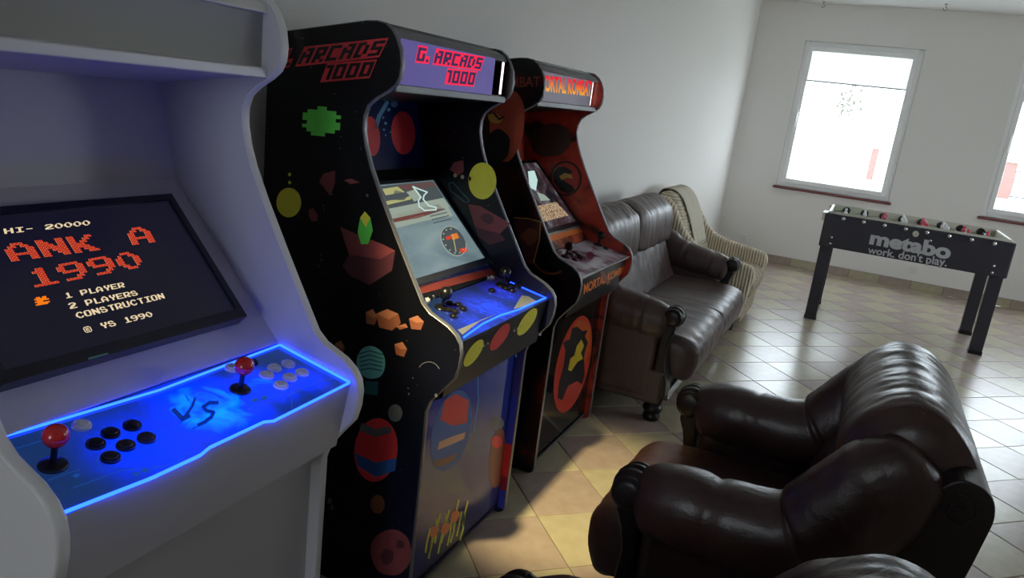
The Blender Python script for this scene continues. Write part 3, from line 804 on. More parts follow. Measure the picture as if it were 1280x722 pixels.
pr = Print(*C2['planes']['far'], C2['root'])
pr.oval(603, 226, 17.5, 23, INK_YEL, 0, 34); pr.poly([(567, 203), (579, 200), (580, 214), (573, 219), (562, 212)], INK_ROCK)
for x, y in ((569, 219), (578, 221), (587, 223)): pr.oval(x, y, 2.3, 2.6, INK_CREAM, n=12)
pr.poly([(585, 255), (600, 257), (638, 279), (625, 292), (594, 284)], INK_ROCK); pr.poly([(594, 284), (625, 292), (632, 300), (612, 306), (598, 296)], INK_ROCK2)
pr.stroke([(561, 229), (566, 228), (587, 251), (582, 253), (563, 238), (561, 229)], 1.3, INK_TEAL2)
pr.poly([(583, 292), (590, 292), (617, 331), (604, 322)], mat('moss_ink', (0.115, 0.207, 0.046), 0.4))
pr.up(); pr.oval(609, 273, 9, 6, INK_ROCK2, 15, 16, 0.2, 4)
pr.build('inner_print', C2['far'])
pr = Print(*C2['planes']['inner'], C2['root'])
pr.oval(504, 166, 15, 27, INK_RED, -3, 30); pr.oval(464, 170, 11, 25, INK_RED, -6, 26); pr.stroke([(470, 160), (474, 145), (484, 128)], 5, mat('pale_blue_ink', (0.138, 0.368, 0.598), 0.4)); pr.up()
for x, y, r in ((493, 130, 4.5), (486, 137, 2.2), (482, 154, 1.8), (480, 162, 1.5), (482, 169, 1.2), (488, 165, 1), (479, 147, 1.4), (491, 121, 3)): pr.oval(x, y, r, r, mat('pale_blue_ink', (0.138, 0.368, 0.598), 0.4), n=12)
pr.build('back_print', C2['inner_back'])

# marquee lettering
pr = Print(*C2['planes']['marquee'], C2['root'], lift=0.0006)
MARQ_DARK = emission('marquee_dark_letter', (0.045, 0.03, 0.09), 1.0)
block_line(pr, "G. ARCADS", [(523, 56.2), (606, 71), (600.5, 88.5), (518.5, 78)], RED_GLOW, MARQ_DARK); pr.layer = 0
block_line(pr, "1000", [(559.5, 85), (596.5, 88.8), (592, 108.5), (555.5, 105)], RED_GLOW, MARQ_DARK)
pr.build('marquee_lettering', C2['marquee'])
# screen
def noise_screen(name, stops, scale, strength, stretch=(1, 1, 1)):
    m, nt, b = principled(name); L = nt.links
    tc = nt.nodes.new('ShaderNodeTexCoord'); mp = nt.nodes.new('ShaderNodeMapping'); mp.inputs['Scale'].default_value = stretch
    n = nt.nodes.new('ShaderNodeTexNoise'); n.inputs['Scale'].default_value = scale; n.inputs['Detail'].default_value = 3; n.inputs['Distortion'].default_value = 0.8
    r = nt.nodes.new('ShaderNodeValToRGB'); el = r.color_ramp.elements
    el[0].position, el[0].color = stops[0][0], (*stops[0][1], 1); el[1].position, el[1].color = stops[-1][0], (*stops[-1][1], 1)
    for p, c in stops[1:-1]:
        e = el.new(p); e.color = (*c, 1)
    L.new(tc.outputs['Object'], mp.inputs[0]); L.new(mp.outputs[0], n.inputs['Vector']); L.new(n.outputs['Fac'], r.inputs['Fac'])
    L.new(r.outputs['Color'], b.inputs['Emission Color']); b.inputs['Emission Strength'].default_value = strength
    b.inputs['Base Color'].default_value = (0.02, 0.02, 0.02, 1); b.inputs['Roughness'].default_value = 0.1
    return m
BZ = C2['planes']['bezel']
def monitor(R, X0, pTR, pBR, y0, w, inset, m_screen, m_frame):
    n, d = R['planes']['bezel']; tr = hit(*pTR, n, d + 0.012); br = hit(*pBR, n, d + 0.012)
    y1 = min((tr.y + br.y) / 2, y0 + w - 0.03); ya = y0 + (y0 + w - y1)
    nm = Vector((1, 0, 1)).normalized()
    A, B, C, D = Vector((tr.x, ya, tr.z)), Vector((tr.x, y1, tr.z)), Vector((br.x, y1, br.z)), Vector((br.x, ya, br.z))
    dn = (D - A).normalized(); rt = Vector((0, 1, 0)); e = 0.012
    o4 = [A - rt * e - dn * e, B + rt * e - dn * e, C + rt * e + dn * e * 1.8, D - rt * e + dn * e * 1.8]
    mb = MB(); mb.add([p + nm * 0.003 for p in o4] + [p + nm * 0.003 for p in (A, B, C, D)] + [p - nm * 0.012 for p in o4] + [p - nm * 0.002 for p in (A, B, C, D)],
                      [(0, 1, 5, 4), (1, 2, 6, 5), (2, 3, 7, 6), (3, 0, 4, 7), (0, 8, 9, 1), (1, 9, 10, 2), (2, 10, 11, 3), (3, 11, 8, 0), (4, 5, 13, 12), (5, 6, 14, 13), (6, 7, 15, 14), (7, 4, 12, 15), (11, 10, 9, 8)])
    mon = R['part'](mb, 'monitor', m_frame)
    mb = MB(); mb.add([p - nm * 0.0015 for p in (A, B, C, D)], [(0, 1, 2, 3)])
    s = R['part'](mb, 'screen', m_screen, mon)
    return mon, s, (A - nm * 0.0015).dot(Vector((1, 0, 1)))
SCR2 = noise_screen('pale_game_screen', [(0.25, (0.10, 0.15, 0.17)), (0.5, (0.17, 0.24, 0.26)), (0.8, (0.26, 0.33, 0.34))], 5, 1.0, (1, 0.5, 2))
mon2, scr2, ds = monitor(C2, X2, (541, 225), (607, 322), Y2, W2, 0.05, SCR2, mat('grey_bezel', (0.05, 0.055, 0.06), 0.35))
pr = Print((1, 0, 1), ds, C2['root'], lift=0.0006)
G_W = emission('screen_white', (0.55, 0.75, 0.72), 0.95); G_Y = emission('screen_yellow', (0.50, 0.50, 0.22), 0.8); G_BR = emission('screen_brown', (0.20, 0.07, 0.06), 0.8)
G_GR = emission('screen_grey', (0.07, 0.085, 0.09), 1.0); G_PALE = emission('screen_pale', (0.30, 0.36, 0.30), 1.0); G_R = emission('screen_red', (0.8, 0.06, 0.02), 0.9); G_O = emission('screen_orange', (0.9, 0.25, 0.04), 0.8)
pr.poly([(470, 233), (541, 226), (555, 247), (480, 262)], G_GR)
pr.poly([(492, 233), (541, 226), (546, 233), (512, 238)], G_BR)
pr.poly([(478, 262), (554, 247), (562, 258), (488, 274)], G_PALE); pr.poly([(482, 270), (548, 255), (556, 262), (524, 272), (492, 278), (486, 280)], G_BR)
pr.poly([(485, 280), (530, 268), (548, 262), (560, 258), (566, 270), (530, 276), (492, 286)], G_PALE)
pr.up(); pr.poly([(478, 236), (497, 233), (506, 240), (482, 244)], G_Y); pr.poly([(480, 252), (513, 245), (514, 249), (484, 256)], G_Y); pr.poly([(494, 237), (512, 243), (505, 250), (488, 250)], G_GR)
pr.poly([(508, 240), (520, 236), (528, 247), (518, 252)], G_PALE)
pr.up(); pr.stroke([(516, 233), (523, 236), (534, 240), (530, 244), (529, 249), (536, 257), (545, 259), (545, 262), (531, 263), (524, 258), (523, 251), (526, 246), (516, 233)], 1.7, G_W)
for k in range(4): pr.stroke([(536 + 2 * k, 266 + 4.2 * k), (556 + 2.5 * k, 261 + 4.2 * k)], 1.2, G_GR)
# gauge
pr.oval(567, 301, 13, 20, G_GR, -33, 32); pr.up()
pr.stroke([(567 + 14 * math.cos(a) * 0.84 - 20 * math.sin(a) * -0.54, 301 + 14 * math.cos(a) * -0.54 + 20 * math.sin(a) * 0.84) for a in [0.6 + 0.3 * k for k in range(18)]], 1.2, G_PALE)
for a in [1.2 + 0.5 * k for k in range(9)]:
    x, y = 11.2 * math.cos(a), 16.5 * math.sin(a); pr.oval(567 + x * 0.84 + y * 0.54, 301 - x * 0.54 + y * 0.84, 1.1, 1.1, G_PALE, n=8)
pr.poly([(563, 293), (571, 291), (574, 297), (566, 300)], G_O); pr.poly([(557, 296), (562, 294), (564, 298), (559, 300)], G_R); pr.poly([(574, 311), (582, 309), (585, 314), (577, 316)], G_R)
pr.up(); pr.stroke([(566, 293), (570, 314)], 1.2, G_Y)
pr.build('screen_picture', scr2)
# printed bands below the screen
n_, d_ = BZ
pr = Print(n_, d_, C2['root'], lift=0.0012)
INK_BAND_B = mat('blue_band_ink', (0.02, 0.03, 0.14), 0.35, coat=0.4); INK_BAND_R = mat('red_band_ink', (0.36, 0.055, 0.03), 0.35, coat=0.3); INK_SIL = mat('silver_band_ink', (0.30, 0.31, 0.33), 0.3, coat=0.5)
pr.poly([(515, 346), (607, 326), (611, 331), (517, 353)], INK_SIL)
pr.poly([(517, 353), (611, 331), (614, 335), (519, 358)], INK_BAND_B); pr.poly([(519, 358), (614, 335), (620, 342), (523, 368)], INK_BAND_R)
pr.up(); pr.poly([(537, 347), (560, 341), (563, 345), (540, 352)], INK_SIL)
for k in range(6): pr.stroke([(590 + 2.8 * k, 332.5 - 0.7 * k), (592 + 2.8 * k, 336 - 0.7 * k)], 0.8, INK_BLK)
pr.oval(537, 337, 1.6, 1.6, INK_BLK, n=8); pr.oval(558, 330.5, 1.6, 1.6, INK_BLK, n=8)
pr.build('bezel_print', C2['root'])
# control panel furniture
mb = MB(); mb.tube([cp_pt(C2, *p, 0.002) for p in ((580, 421), (604, 404), (625, 394), (650, 386), (688, 369))], 0.0026, 6); mb.build('light_strip', BLUE_LED, C2['root'])
mb = MB(); mb.tube([cp_pt(C2, *p, 0.002) for p in ((687, 368), (671, 358), (640, 347))], 0.0012, 6); mb.build('light_strip', BLUE_LED, C2['root'])
joystick(C2, 552, 385, BLACK_PL, 1.0); joystick(C2, 627, 357, BLACK_PL, 1.0)
buttons(C2, [(562, 380), (569, 390), (579, 387), (567, 396), (561, 388), (573, 382), (636, 351), (639, 358), (647, 358), (615, 364), (640, 364), (632, 361)], BLACK_PL, 0.0145)
buttons(C2, [(538, 371), (532, 375), (607, 347), (613.5, 346.5)], WHITE_BTN, 0.0145)
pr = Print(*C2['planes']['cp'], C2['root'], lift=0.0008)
pr.item('painted_glare'); pr.poly([(652, 369), (660, 370), (672, 377), (660, 382), (642, 386)], INK_GREY); pr.item('painted_glare'); pr.poly([(578, 418), (600, 401), (622, 392), (605, 398), (572, 412)], INK_GREY)  # sheen on the panel, painted in as flat grey patches
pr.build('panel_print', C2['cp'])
pr = Print(*C2['planes']['cpf'], C2['root'])
for x, y, m in ((592, 441, INK_YEL), (659, 402, INK_YEL), (625, 421, INK_RED)): pr.item('disc_print'); pr.oval(x, y, 7, 20, m, 34, 24)
for x, y in ((600, 435), (605, 432), (610, 429), (643, 413), (647, 410.5), (651, 408)): pr.item('dot_print'); pr.oval(x, y, 1.2, 1.6, INK_CREAM, n=8)
pr.item('dot_print'); pr.oval(675, 417, 1.8, 2.4, INK_WHT, n=10)
pr.build('panel_front_print', C2['cpf'])
# glossy lower front: plain coloured shapes in place of the printed figures
pr = Print(*C2['planes']['lower'], C2['root'])
pr.item('banded_planet_print'); pr.oval(564, 538, 23, 52, INK_BLU, 14, 40); pr.up()
pr.poly([(556, 500), (570, 492), (586, 500), (584, 528), (566, 532), (550, 524)], INK_RED); pr.poly([(549, 552), (566, 545), (582, 540), (580, 548), (565, 555), (547, 562)], INK_PCH); pr.poly([(543, 575), (556, 572), (572, 566), (568, 574), (556, 581), (544, 583)], INK_BRN)
pr.item('white_moon_print'); pr.oval(556, 480, 5, 9, INK_WHT, 12, 20); pr.item('grey_moon_print'); pr.oval(621, 529, 9, 9, INK_GREY, -10, 18)
pr.item('brown_comet_print'); pr.oval(622, 572, 10, 38, INK_BRN, 6, 24); pr.up(); pr.oval(621, 552, 7, 8, INK_RED, -10, 18)
for k in range(13):
    x = 532 + 3.9 * k; y = 668 - 2.2 * k + 10 * math.sin(k * 1.9)
    pr.item('spark_print'); pr.stroke([(x, y + 22), (x + 2 + (k % 3), y + 8), (x + 6, y - 8 - 6 * (k % 2))], 2.2, INK_LIME if k % 3 else INK_YEL)
for x, y in ((543, 664), (557, 660), (569, 645)): pr.item('ember_print', 1); pr.oval(x, y, 5.5, 8, INK_ORG, 25, 14, 0.3, 2)
pr.item('streak_print')
pr.stroke([(597, 455), (598, 500), (592, 540)], 2.0, mat('streak_ink', (0.069, 0.207, 0.690), 0.3)); pr.item('coin_mark_print'); pr.oval(648, 445, 3, 5, mat('coin_mark_ink', (0.15, 0.35, 0.6), 0.3, emit=(0.1, 0.3, 0.6), estr=0.4), 10, 8, 0.4, 3)
pr.build('front_print', C2['lower'])
# coloured inner flank of the far panel beside the front board
pr = Print(*C2['planes']['far'], C2['root'], lift=0.0012)
VIO = mat('violet_flank_ink', (0.05, 0.035, 0.22), 0.4); FBL = mat('blue_flank_ink', (0.03, 0.04, 0.40), 0.4); FRD = mat('red_flank_ink', (0.62, 0.02, 0.02), 0.4); FDR = mat('crimson_flank_ink', (0.28, 0.01, 0.03), 0.4)
def flank(zs, m):
    (z0, z1) = zs; y = Y2 + W2 - 0.018 - 0.0012
    pr.mb.add([(X2 - 0.0295, y, z0), (X2 - 0.0005, y, z0), (X2 - 0.0005, y, z1), (X2 - 0.0295, y, z1)], [(0, 1, 2, 3)], pr.mi(m))
flank((0.02, 0.10), FBL); flank((0.10, 0.16), FDR); flank((0.16, 0.30), FRD); flank((0.30, 0.5), FBL); flank((0.5, 0.69), VIO)
pr.build('flank_print', C2['far'])

# ---- black and red cabinet
def lava(name, stops, scale, dist, rough=0.3):
    m, nt, b = principled(name); L = nt.links
    tc = nt.nodes.new('ShaderNodeTexCoord')
    n = nt.nodes.new('ShaderNodeTexNoise'); n.inputs['Scale'].default_value = scale; n.inputs['Detail'].default_value = 2.5; n.inputs['Distortion'].default_value = dist
    r = nt.nodes.new('ShaderNodeValToRGB'); el = r.color_ramp.elements
    el[0].position, el[0].color = stops[0][0], (*stops[0][1], 1); el[1].position, el[1].color = stops[-1][0], (*stops[-1][1], 1)
    for p, c in stops[1:-1]:
        e = el.new(p); e.color = (*c, 1)
    L.new(tc.outputs['Object'], n.inputs['Vector']); L.new(n.outputs['Fac'], r.inputs['Fac']); L.new(r.outputs['Color'], b.inputs['Base Color'])
    b.inputs['Roughness'].default_value = rough
    return m
LAVA = lava('red_swirl_print', [(0.34, (0.02, 0.006, 0.005)), (0.44, (0.30, 0.022, 0.012)), (0.62, (0.50, 0.045, 0.02)), (0.8, (0.15, 0.015, 0.012))], 5.5, 1.4)
LAVA_D = lava('dark_swirl_print', [(0.45, (0.003, 0.003, 0.003)), (0.62, (0.05, 0.008, 0.005)), (0.75, (0.30, 0.035, 0.015))], 4.0, 1.0)
CP3 = lava('silver_smoke_print', [(0.40, (0.16, 0.03, 0.11)), (0.5, (0.55, 0.52, 0.58)), (0.65, (0.78, 0.78, 0.84))], 4.5, 1.2, 0.2)
FRONT3 = mat('black_acrylic_front', (0.006, 0.006, 0.006), 0.08)
MARQ3 = mat('grey_marquee_acrylic', (0.05, 0.05, 0.06), 0.5, emit=(0.15, 0.14, 0.18), estr=0.7, spec=0.15)
BEZ3 = lava('orange_bezel_print', [(0.4, (0.06, 0.012, 0.008)), (0.55, (0.6, 0.10, 0.04)), (0.7, (0.25, 0.05, 0.04))], 9, 0.6)
st3 = dict(t=0.018, side=LAVA_D, side_far=LAVA, edge=CHROME, body=BLACK_V, top=BLACK_V, inner=LAVA, hood=BLACK_V, bezel=BEZ3, cp=CP3, cpf=BLACK_V, lower=FRONT3, rail=ALU, marquee=MARQ3, gap=0.045, led=0.03, mq=-0.222)
X3, Y3, W3 = -1.035, 2.83, 0.75
C3 = cabinet('arcade_cabinet', X3, Y3, W3, st3)
tag(C3['root'], 'black and red arcade cabinet with a red oval emblem below its control panel', 'arcade cabinet', 'arcade cabinets along the wall')
def fire_ink(name, z0, z1, lo, hi, strength):
    m = bpy.data.materials.new(name); m.use_nodes = True; nt = m.node_tree; nt.nodes.clear(); L = nt.links
    tc = nt.nodes.new('ShaderNodeTexCoord'); sx = nt.nodes.new('ShaderNodeSeparateXYZ'); mr = nt.nodes.new('ShaderNodeMapRange')
    mr.inputs['From Min'].default_value = z0; mr.inputs['From Max'].default_value = z1
    r = nt.nodes.new('ShaderNodeValToRGB'); r.color_ramp.elements[0].color = (*lo, 1); r.color_ramp.elements[1].color = (*hi, 1)
    e = nt.nodes.new('ShaderNodeEmission'); e.inputs[1].default_value = strength; o = nt.nodes.new('ShaderNodeOutputMaterial')
    L.new(tc.outputs['Object'], sx.inputs[0]); L.new(sx.outputs['Z'], mr.inputs['Value']); L.new(mr.outputs[0], r.inputs['Fac']); L.new(r.outputs['Color'], e.inputs[0]); L.new(e.outputs[0], o.inputs[0])
    return m
pr = Print(*C3['planes']['marquee'], C3['root'], lift=0.0006)
pr.text("MORTAL KOMBAT", [(673.5, 92.5), (740, 101.2), (738.5, 120.6), (674.5, 113.5)], fire_ink('fire_letters', 1.615, 1.69, (1.0, 0.62, 0.06), (0.85, 0.02, 0.03), 0.95), 0.035)
pr.build('marquee_lettering', C3['marquee'])
pr = Print(*C3['planes']['side'], C3['root'])
pr.text("MORTAL KOMBAT", [(560, 99), (675.5, 95.2), (675, 107.8), (560, 114)], mat('rust_ink', (0.322, 0.057, 0.034), 0.4), 0.012)
pr.item('emblem_print'); pr.oval(634, 158, 22, 45, mat('ember_ink', (0.460, 0.069, 0.034), 0.4), 8, 30, 0.08, 2); pr.up()
pr.oval(622, 182, 16, 20, INK_BLK, 10, 24, 0.15, 4); pr.oval(619, 148, 9, 6, mat('ochre_ink', (0.598, 0.345, 0.069), 0.4), 25, 16, 0.3, 5); pr.up(); pr.stroke([(617, 141), (624, 149), (630, 146)], 2.4, INK_BLK)
pr.item('buckle_print')
pr.poly([(642, 275), (655, 272), (676, 276), (675, 300), (668, 330), (660, 330), (650, 305)], INK_ROCK2)
pr.up(); pr.stroke([(643, 272), (660, 273), (676, 277), (674, 300), (667, 328)], 1.3, mat('ochre_ink', (0.598, 0.345, 0.069), 0.4)); pr.oval(662, 295, 9, 11, INK_BRN, 10, 18, 0.3, 6)
pr.item('arc_print'); pr.stroke([(690 + 30 * math.cos(a), 300 + 42 * math.sin(a)) for a in [1.2 + 0.12 * k for k in range(11)]], 3.0, INK_BRN)
pr.build('side_print', C3['near'])
pr = Print(*C3['planes']['far'], C3['root'])
GRY = mat('smoke_ink', (0.06, 0.04, 0.035), 0.35); RNG = mat('ring_ink', (0.03, 0.006, 0.006), 0.35)
pr.oval(688, 175, 27, 21, GRY, -8, 30, 0.1, 2)
pr.oval(707, 223, 20.5, 22, RNG, 0, 34); pr.up(); pr.oval(707, 223, 17.5, 19.5, mat('deep_red_ink', (0.40, 0.03, 0.018), 0.35), 0, 34); pr.up()
pr.poly([(692, 226), (691, 216), (698, 209), (706, 208), (716, 214), (712, 218), (704, 216), (701, 222), (708, 228), (716, 232), (719, 238), (710, 242), (700, 238)], INK_BLK)
pr.up(); pr.poly([(699, 220), (706, 216), (714, 218), (716, 223), (708, 222), (702, 225)], mat('ochre_ink', (0.598, 0.345, 0.069), 0.4))
pr.build('inner_print', C3['far'])
SCR3 = noise_screen('dark_game_screen', [(0.35, (0.008, 0.008, 0.012)), (0.55, (0.05, 0.03, 0.035)), (0.75, (0.14, 0.17, 0.2))], 14, 1.0)
mon3, scr3, ds3 = monitor(C3, X3, (672, 203), (722, 276), Y3, W3, 0.05, SCR3, BLACK_PL)
pr = Print((1, 0, 1), ds3, C3['root'], lift=0.0006)
G_TX = noise_screen('score_table', [(0.38, (0.12, 0.03, 0.015)), (0.5, (0.42, 0.30, 0.17)), (0.7, (0.62, 0.52, 0.38))], 90, 0.9)
pr.poly([(664, 259), (695, 252), (711, 269), (672, 279)], G_TX); pr.poly([(660, 214), (668, 213), (672, 225), (670, 238), (662, 234)], G_W)
pr.poly([(671, 240), (680, 243), (688, 250), (676, 251)], G_PALE)
pr.build('screen_picture', scr3)
pr = Print(*C3['planes']['bezel'], C3['root'], lift=0.0014)
pr.poly([(676, 281), (722, 271), (724, 277), (679, 287)], INK_BAND_R); pr.poly([(679, 288), (724, 277), (729, 283), (683, 295)], INK_SIL); pr.poly([(683, 295), (729, 283), (733, 288), (688, 302)], INK_ORG)
pr.build('bezel_print', C3['root'])
joystick(C3, 707, 321, BLACK_PL, 0.95); joystick(C3, 747, 306, BLACK_PL, 0.95)
buttons(C3, [(718.5, 316), (723, 319.5), (718.5, 325), (713, 318), (726, 322), (754, 303), (758, 307), (762, 305.5), (757, 311), (750, 303)], BLACK_PL, 0.0145)
buttons(C3, [(697, 309), (702, 315), (738, 296), (733, 293)], WHITE_BTN, 0.0145)
pr = Print(*C3['planes']['cp'], C3['root'], lift=0.0008)
pr.oval(738, 319.5, 4.6, 5.2, mat('dark_red_ink', (0.16, 0.008, 0.03), 0.3), 0, 20); pr.stroke([(740, 314), (746, 303)], 1.0, mat('dark_red_ink', (0.16, 0.008, 0.03), 0.3))
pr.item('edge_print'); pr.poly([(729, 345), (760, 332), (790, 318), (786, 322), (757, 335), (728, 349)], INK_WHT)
pr.build('panel_print', C3['cp'])
pr = Print(*C3['planes']['cpf'], C3['root'])
pr.item('panel_front_lettering'); pr.text("MORTAL KOMBAT", [(730, 355), (784.5, 330), (782.5, 339), (729.5, 368)], INK_ORG, 0.03)
pr.item('streak_print', 1); pr.poly([(750, 340), (754, 338), (763, 353), (759, 356)], INK_BRN)
pr.build('panel_front_print', C3['cpf'])
pr = Print(*C3['planes']['lower'], C3['root'])
EMB = mat('emblem_red_ink', (0.46, 0.03, 0.015), 0.3); EMO = mat('emblem_orange_ink', (0.48, 0.09, 0.02), 0.3)
pr.oval(716, 455, 20, 62, EMB, 13, 44); pr.up(); pr.oval(723, 432, 15, 33, EMO, 10, 36); pr.up()
pr.poly([(715, 410), (722, 408), (728, 414), (735, 412), (731, 420), (735, 428), (732, 436), (730, 446), (731, 470), (727, 480), (722, 476), (710, 482), (703, 500), (697, 497), (699, 478), (705, 455), (707, 438), (704, 428), (712, 424)], INK_BLK)
pr.up(); YE = mat('emblem_yellow_ink', (0.55, 0.40, 0.03), 0.3)
pr.poly([(721, 432), (727, 424), (730, 432), (726, 441), (729, 448), (722, 452), (714, 464), (710, 462), (713, 448), (718, 444)], YE)
pr.oval(755, 371, 2, 2.2, emission('coin_led', (0.5, 0.7, 1.0), 1.0), 0, 10)
pr.build('front_print', C3['lower'])
mb = MB(); mb.box((X3 - 0.03, Y3 + 0.018, 0.018), (X3 - 0.024, Y3 + W3 - 0.018, 0.026)); C3['part'](mb, 'kick_strip', CHROME)

# ------------------------------------------------------------------ leather seating (local: faces +x, y sideways)
def nz(x, y, z): return noise.noise(Vector((x, y, z)))
def sweep_tube(path, y0, nring=44, seg=28, seams=(), seed=0.0, flat=2.4, wr=0.006):
    """path: [(x, z, r_normal, r_side)] swept as one padded roll with rounded ends"""
    P = catmull([(x, z, 0) for x, z, a, b in path], nring); R_ = catmull([(a, b, 0) for x, z, a, b in path], nring)
    rings = []
    L = 0; prev = None
    for i in range(nring):
        p = P[i]; t = (P[min(i + 1, nring - 1)] - P[max(i - 1, 0)]).normalized(); nrm = Vector((-t.y, t.x, 0))
        if prev is not None: L += (p - prev).length
        prev = p
        ra, rb = R_[i].x, R_[i].y
        k = 1.0
        for s in seams:
            k -= 0.075 * math.exp(-((i / (nring - 1) - s) / 0.014) ** 2)
        ring = []
        for j in range(seg):
            a = 2 * PI * j / seg; c, s_ = math.cos(a), math.sin(a)
            c2 = math.copysign(abs(c) ** (2 / flat), c); s2 = math.copysign(abs(s_) ** (2 / flat), s_)
            w = 1 + wr / ra * (nz(L * 14 + seed, c * 1.2, s_ * 1.2 + seed) + 0.7 * nz(L * 40 + seed, c * 2.6 + 5, s_ * 2.6))
            q = nrm * (ra * c2 * k * w)
            ring.append(Vector((p.x + q.x, y0 + rb * s2 * k * w, p.y + q.y)))
        rings.append((ring, Vector((p.x, y0, p.y)), t, min(ra, rb)))
    out = []
    def cap(ring, c, t, r, sgn):
        res = []
        for f in (0.35, 0.62, 0.82, 0.94, 1.0):
            sc = math.sqrt(max(0, 1 - f * f)); off = Vector((t.x, 0, t.y)) * (sgn * r * 0.55 * f)
            res.append([c + (v - c) * max(sc, 0.04) + off for v in ring])
        return res
    out += list(reversed(cap(*rings[0], -1))); out += [r[0] for r in rings]; out += cap(*rings[-1], 1)
    return out

def pillow_loft(profile, y0, y1, nprof=44, ny=40, edge=0.05, fold=0.006, ffreq=22.0, seed=0.0, pinch=0.12, puff=0.0):
    """closed (x,z) profile swept along y, drawn in at the ends, with gathers running round the roll"""
    P = catmull([(x, z, 0) for x, z in profile], nprof, True)
    c = sum(P, Vector((0, 0, 0))) / nprof; W_ = y1 - y0; rings = []
    for i in range(ny + 1):
        t = i / ny; tt = 0.5 - 0.5 * math.cos(PI * t); tt = 0.35 * tt + 0.65 * t
        y = y0 + W_ * tt; d = min(y - y0, y1 - y)
        s = 1.0 if d > edge else 1 - pinch * (1 - math.sqrt(max(0, 1 - (1 - d / edge) ** 2)))
        if i in (0, ny): s = 1 - pinch * 1.5
        ring = []
        for j, p in enumerate(P):
            a = 2 * PI * j / nprof
            g = nz(y * ffreq + seed, math.cos(a) * 1.7 + seed, math.sin(a) * 1.7) + 0.6 * nz(y * ffreq * 2.1 + seed, math.cos(a) * 3.0, math.sin(a) * 3.0 + 3)
            dr = (p - c); L = dr.length or 1
            k = s + fold / L * g + puff / L * math.sin(PI * tt)
            ring.append(Vector((c.x + dr.x * k, y, c.y + dr.y * k)))
        rings.append(ring)
    # rounded closing ends
    def close(ring, sg):
        cc = sum(ring, Vector((0, 0, 0))) / len(ring)
        return [[cc + (v - cc) * f + Vector((0, sg * o, 0)) for v in ring] for f, o in ((0.93, 0.012), (0.75, 0.022), (0.45, 0.027), (0.05, 0.029))]
    return list(reversed(close(rings[0], -1))) + rings + close(rings[-1], 1)

def bun_foot(mb, x, y, h=0.115):
    mb.lathe([(0.038, 0), (0.045, 0.012), (0.047, 0.03), (0.036, 0.042), (0.05, 0.055), (0.055, 0.07), (0.05, 0.086), (0.038, 0.094), (0.048, 0.103), (0.048, h)], (x, y, 0), (0, 0, 1), 20)

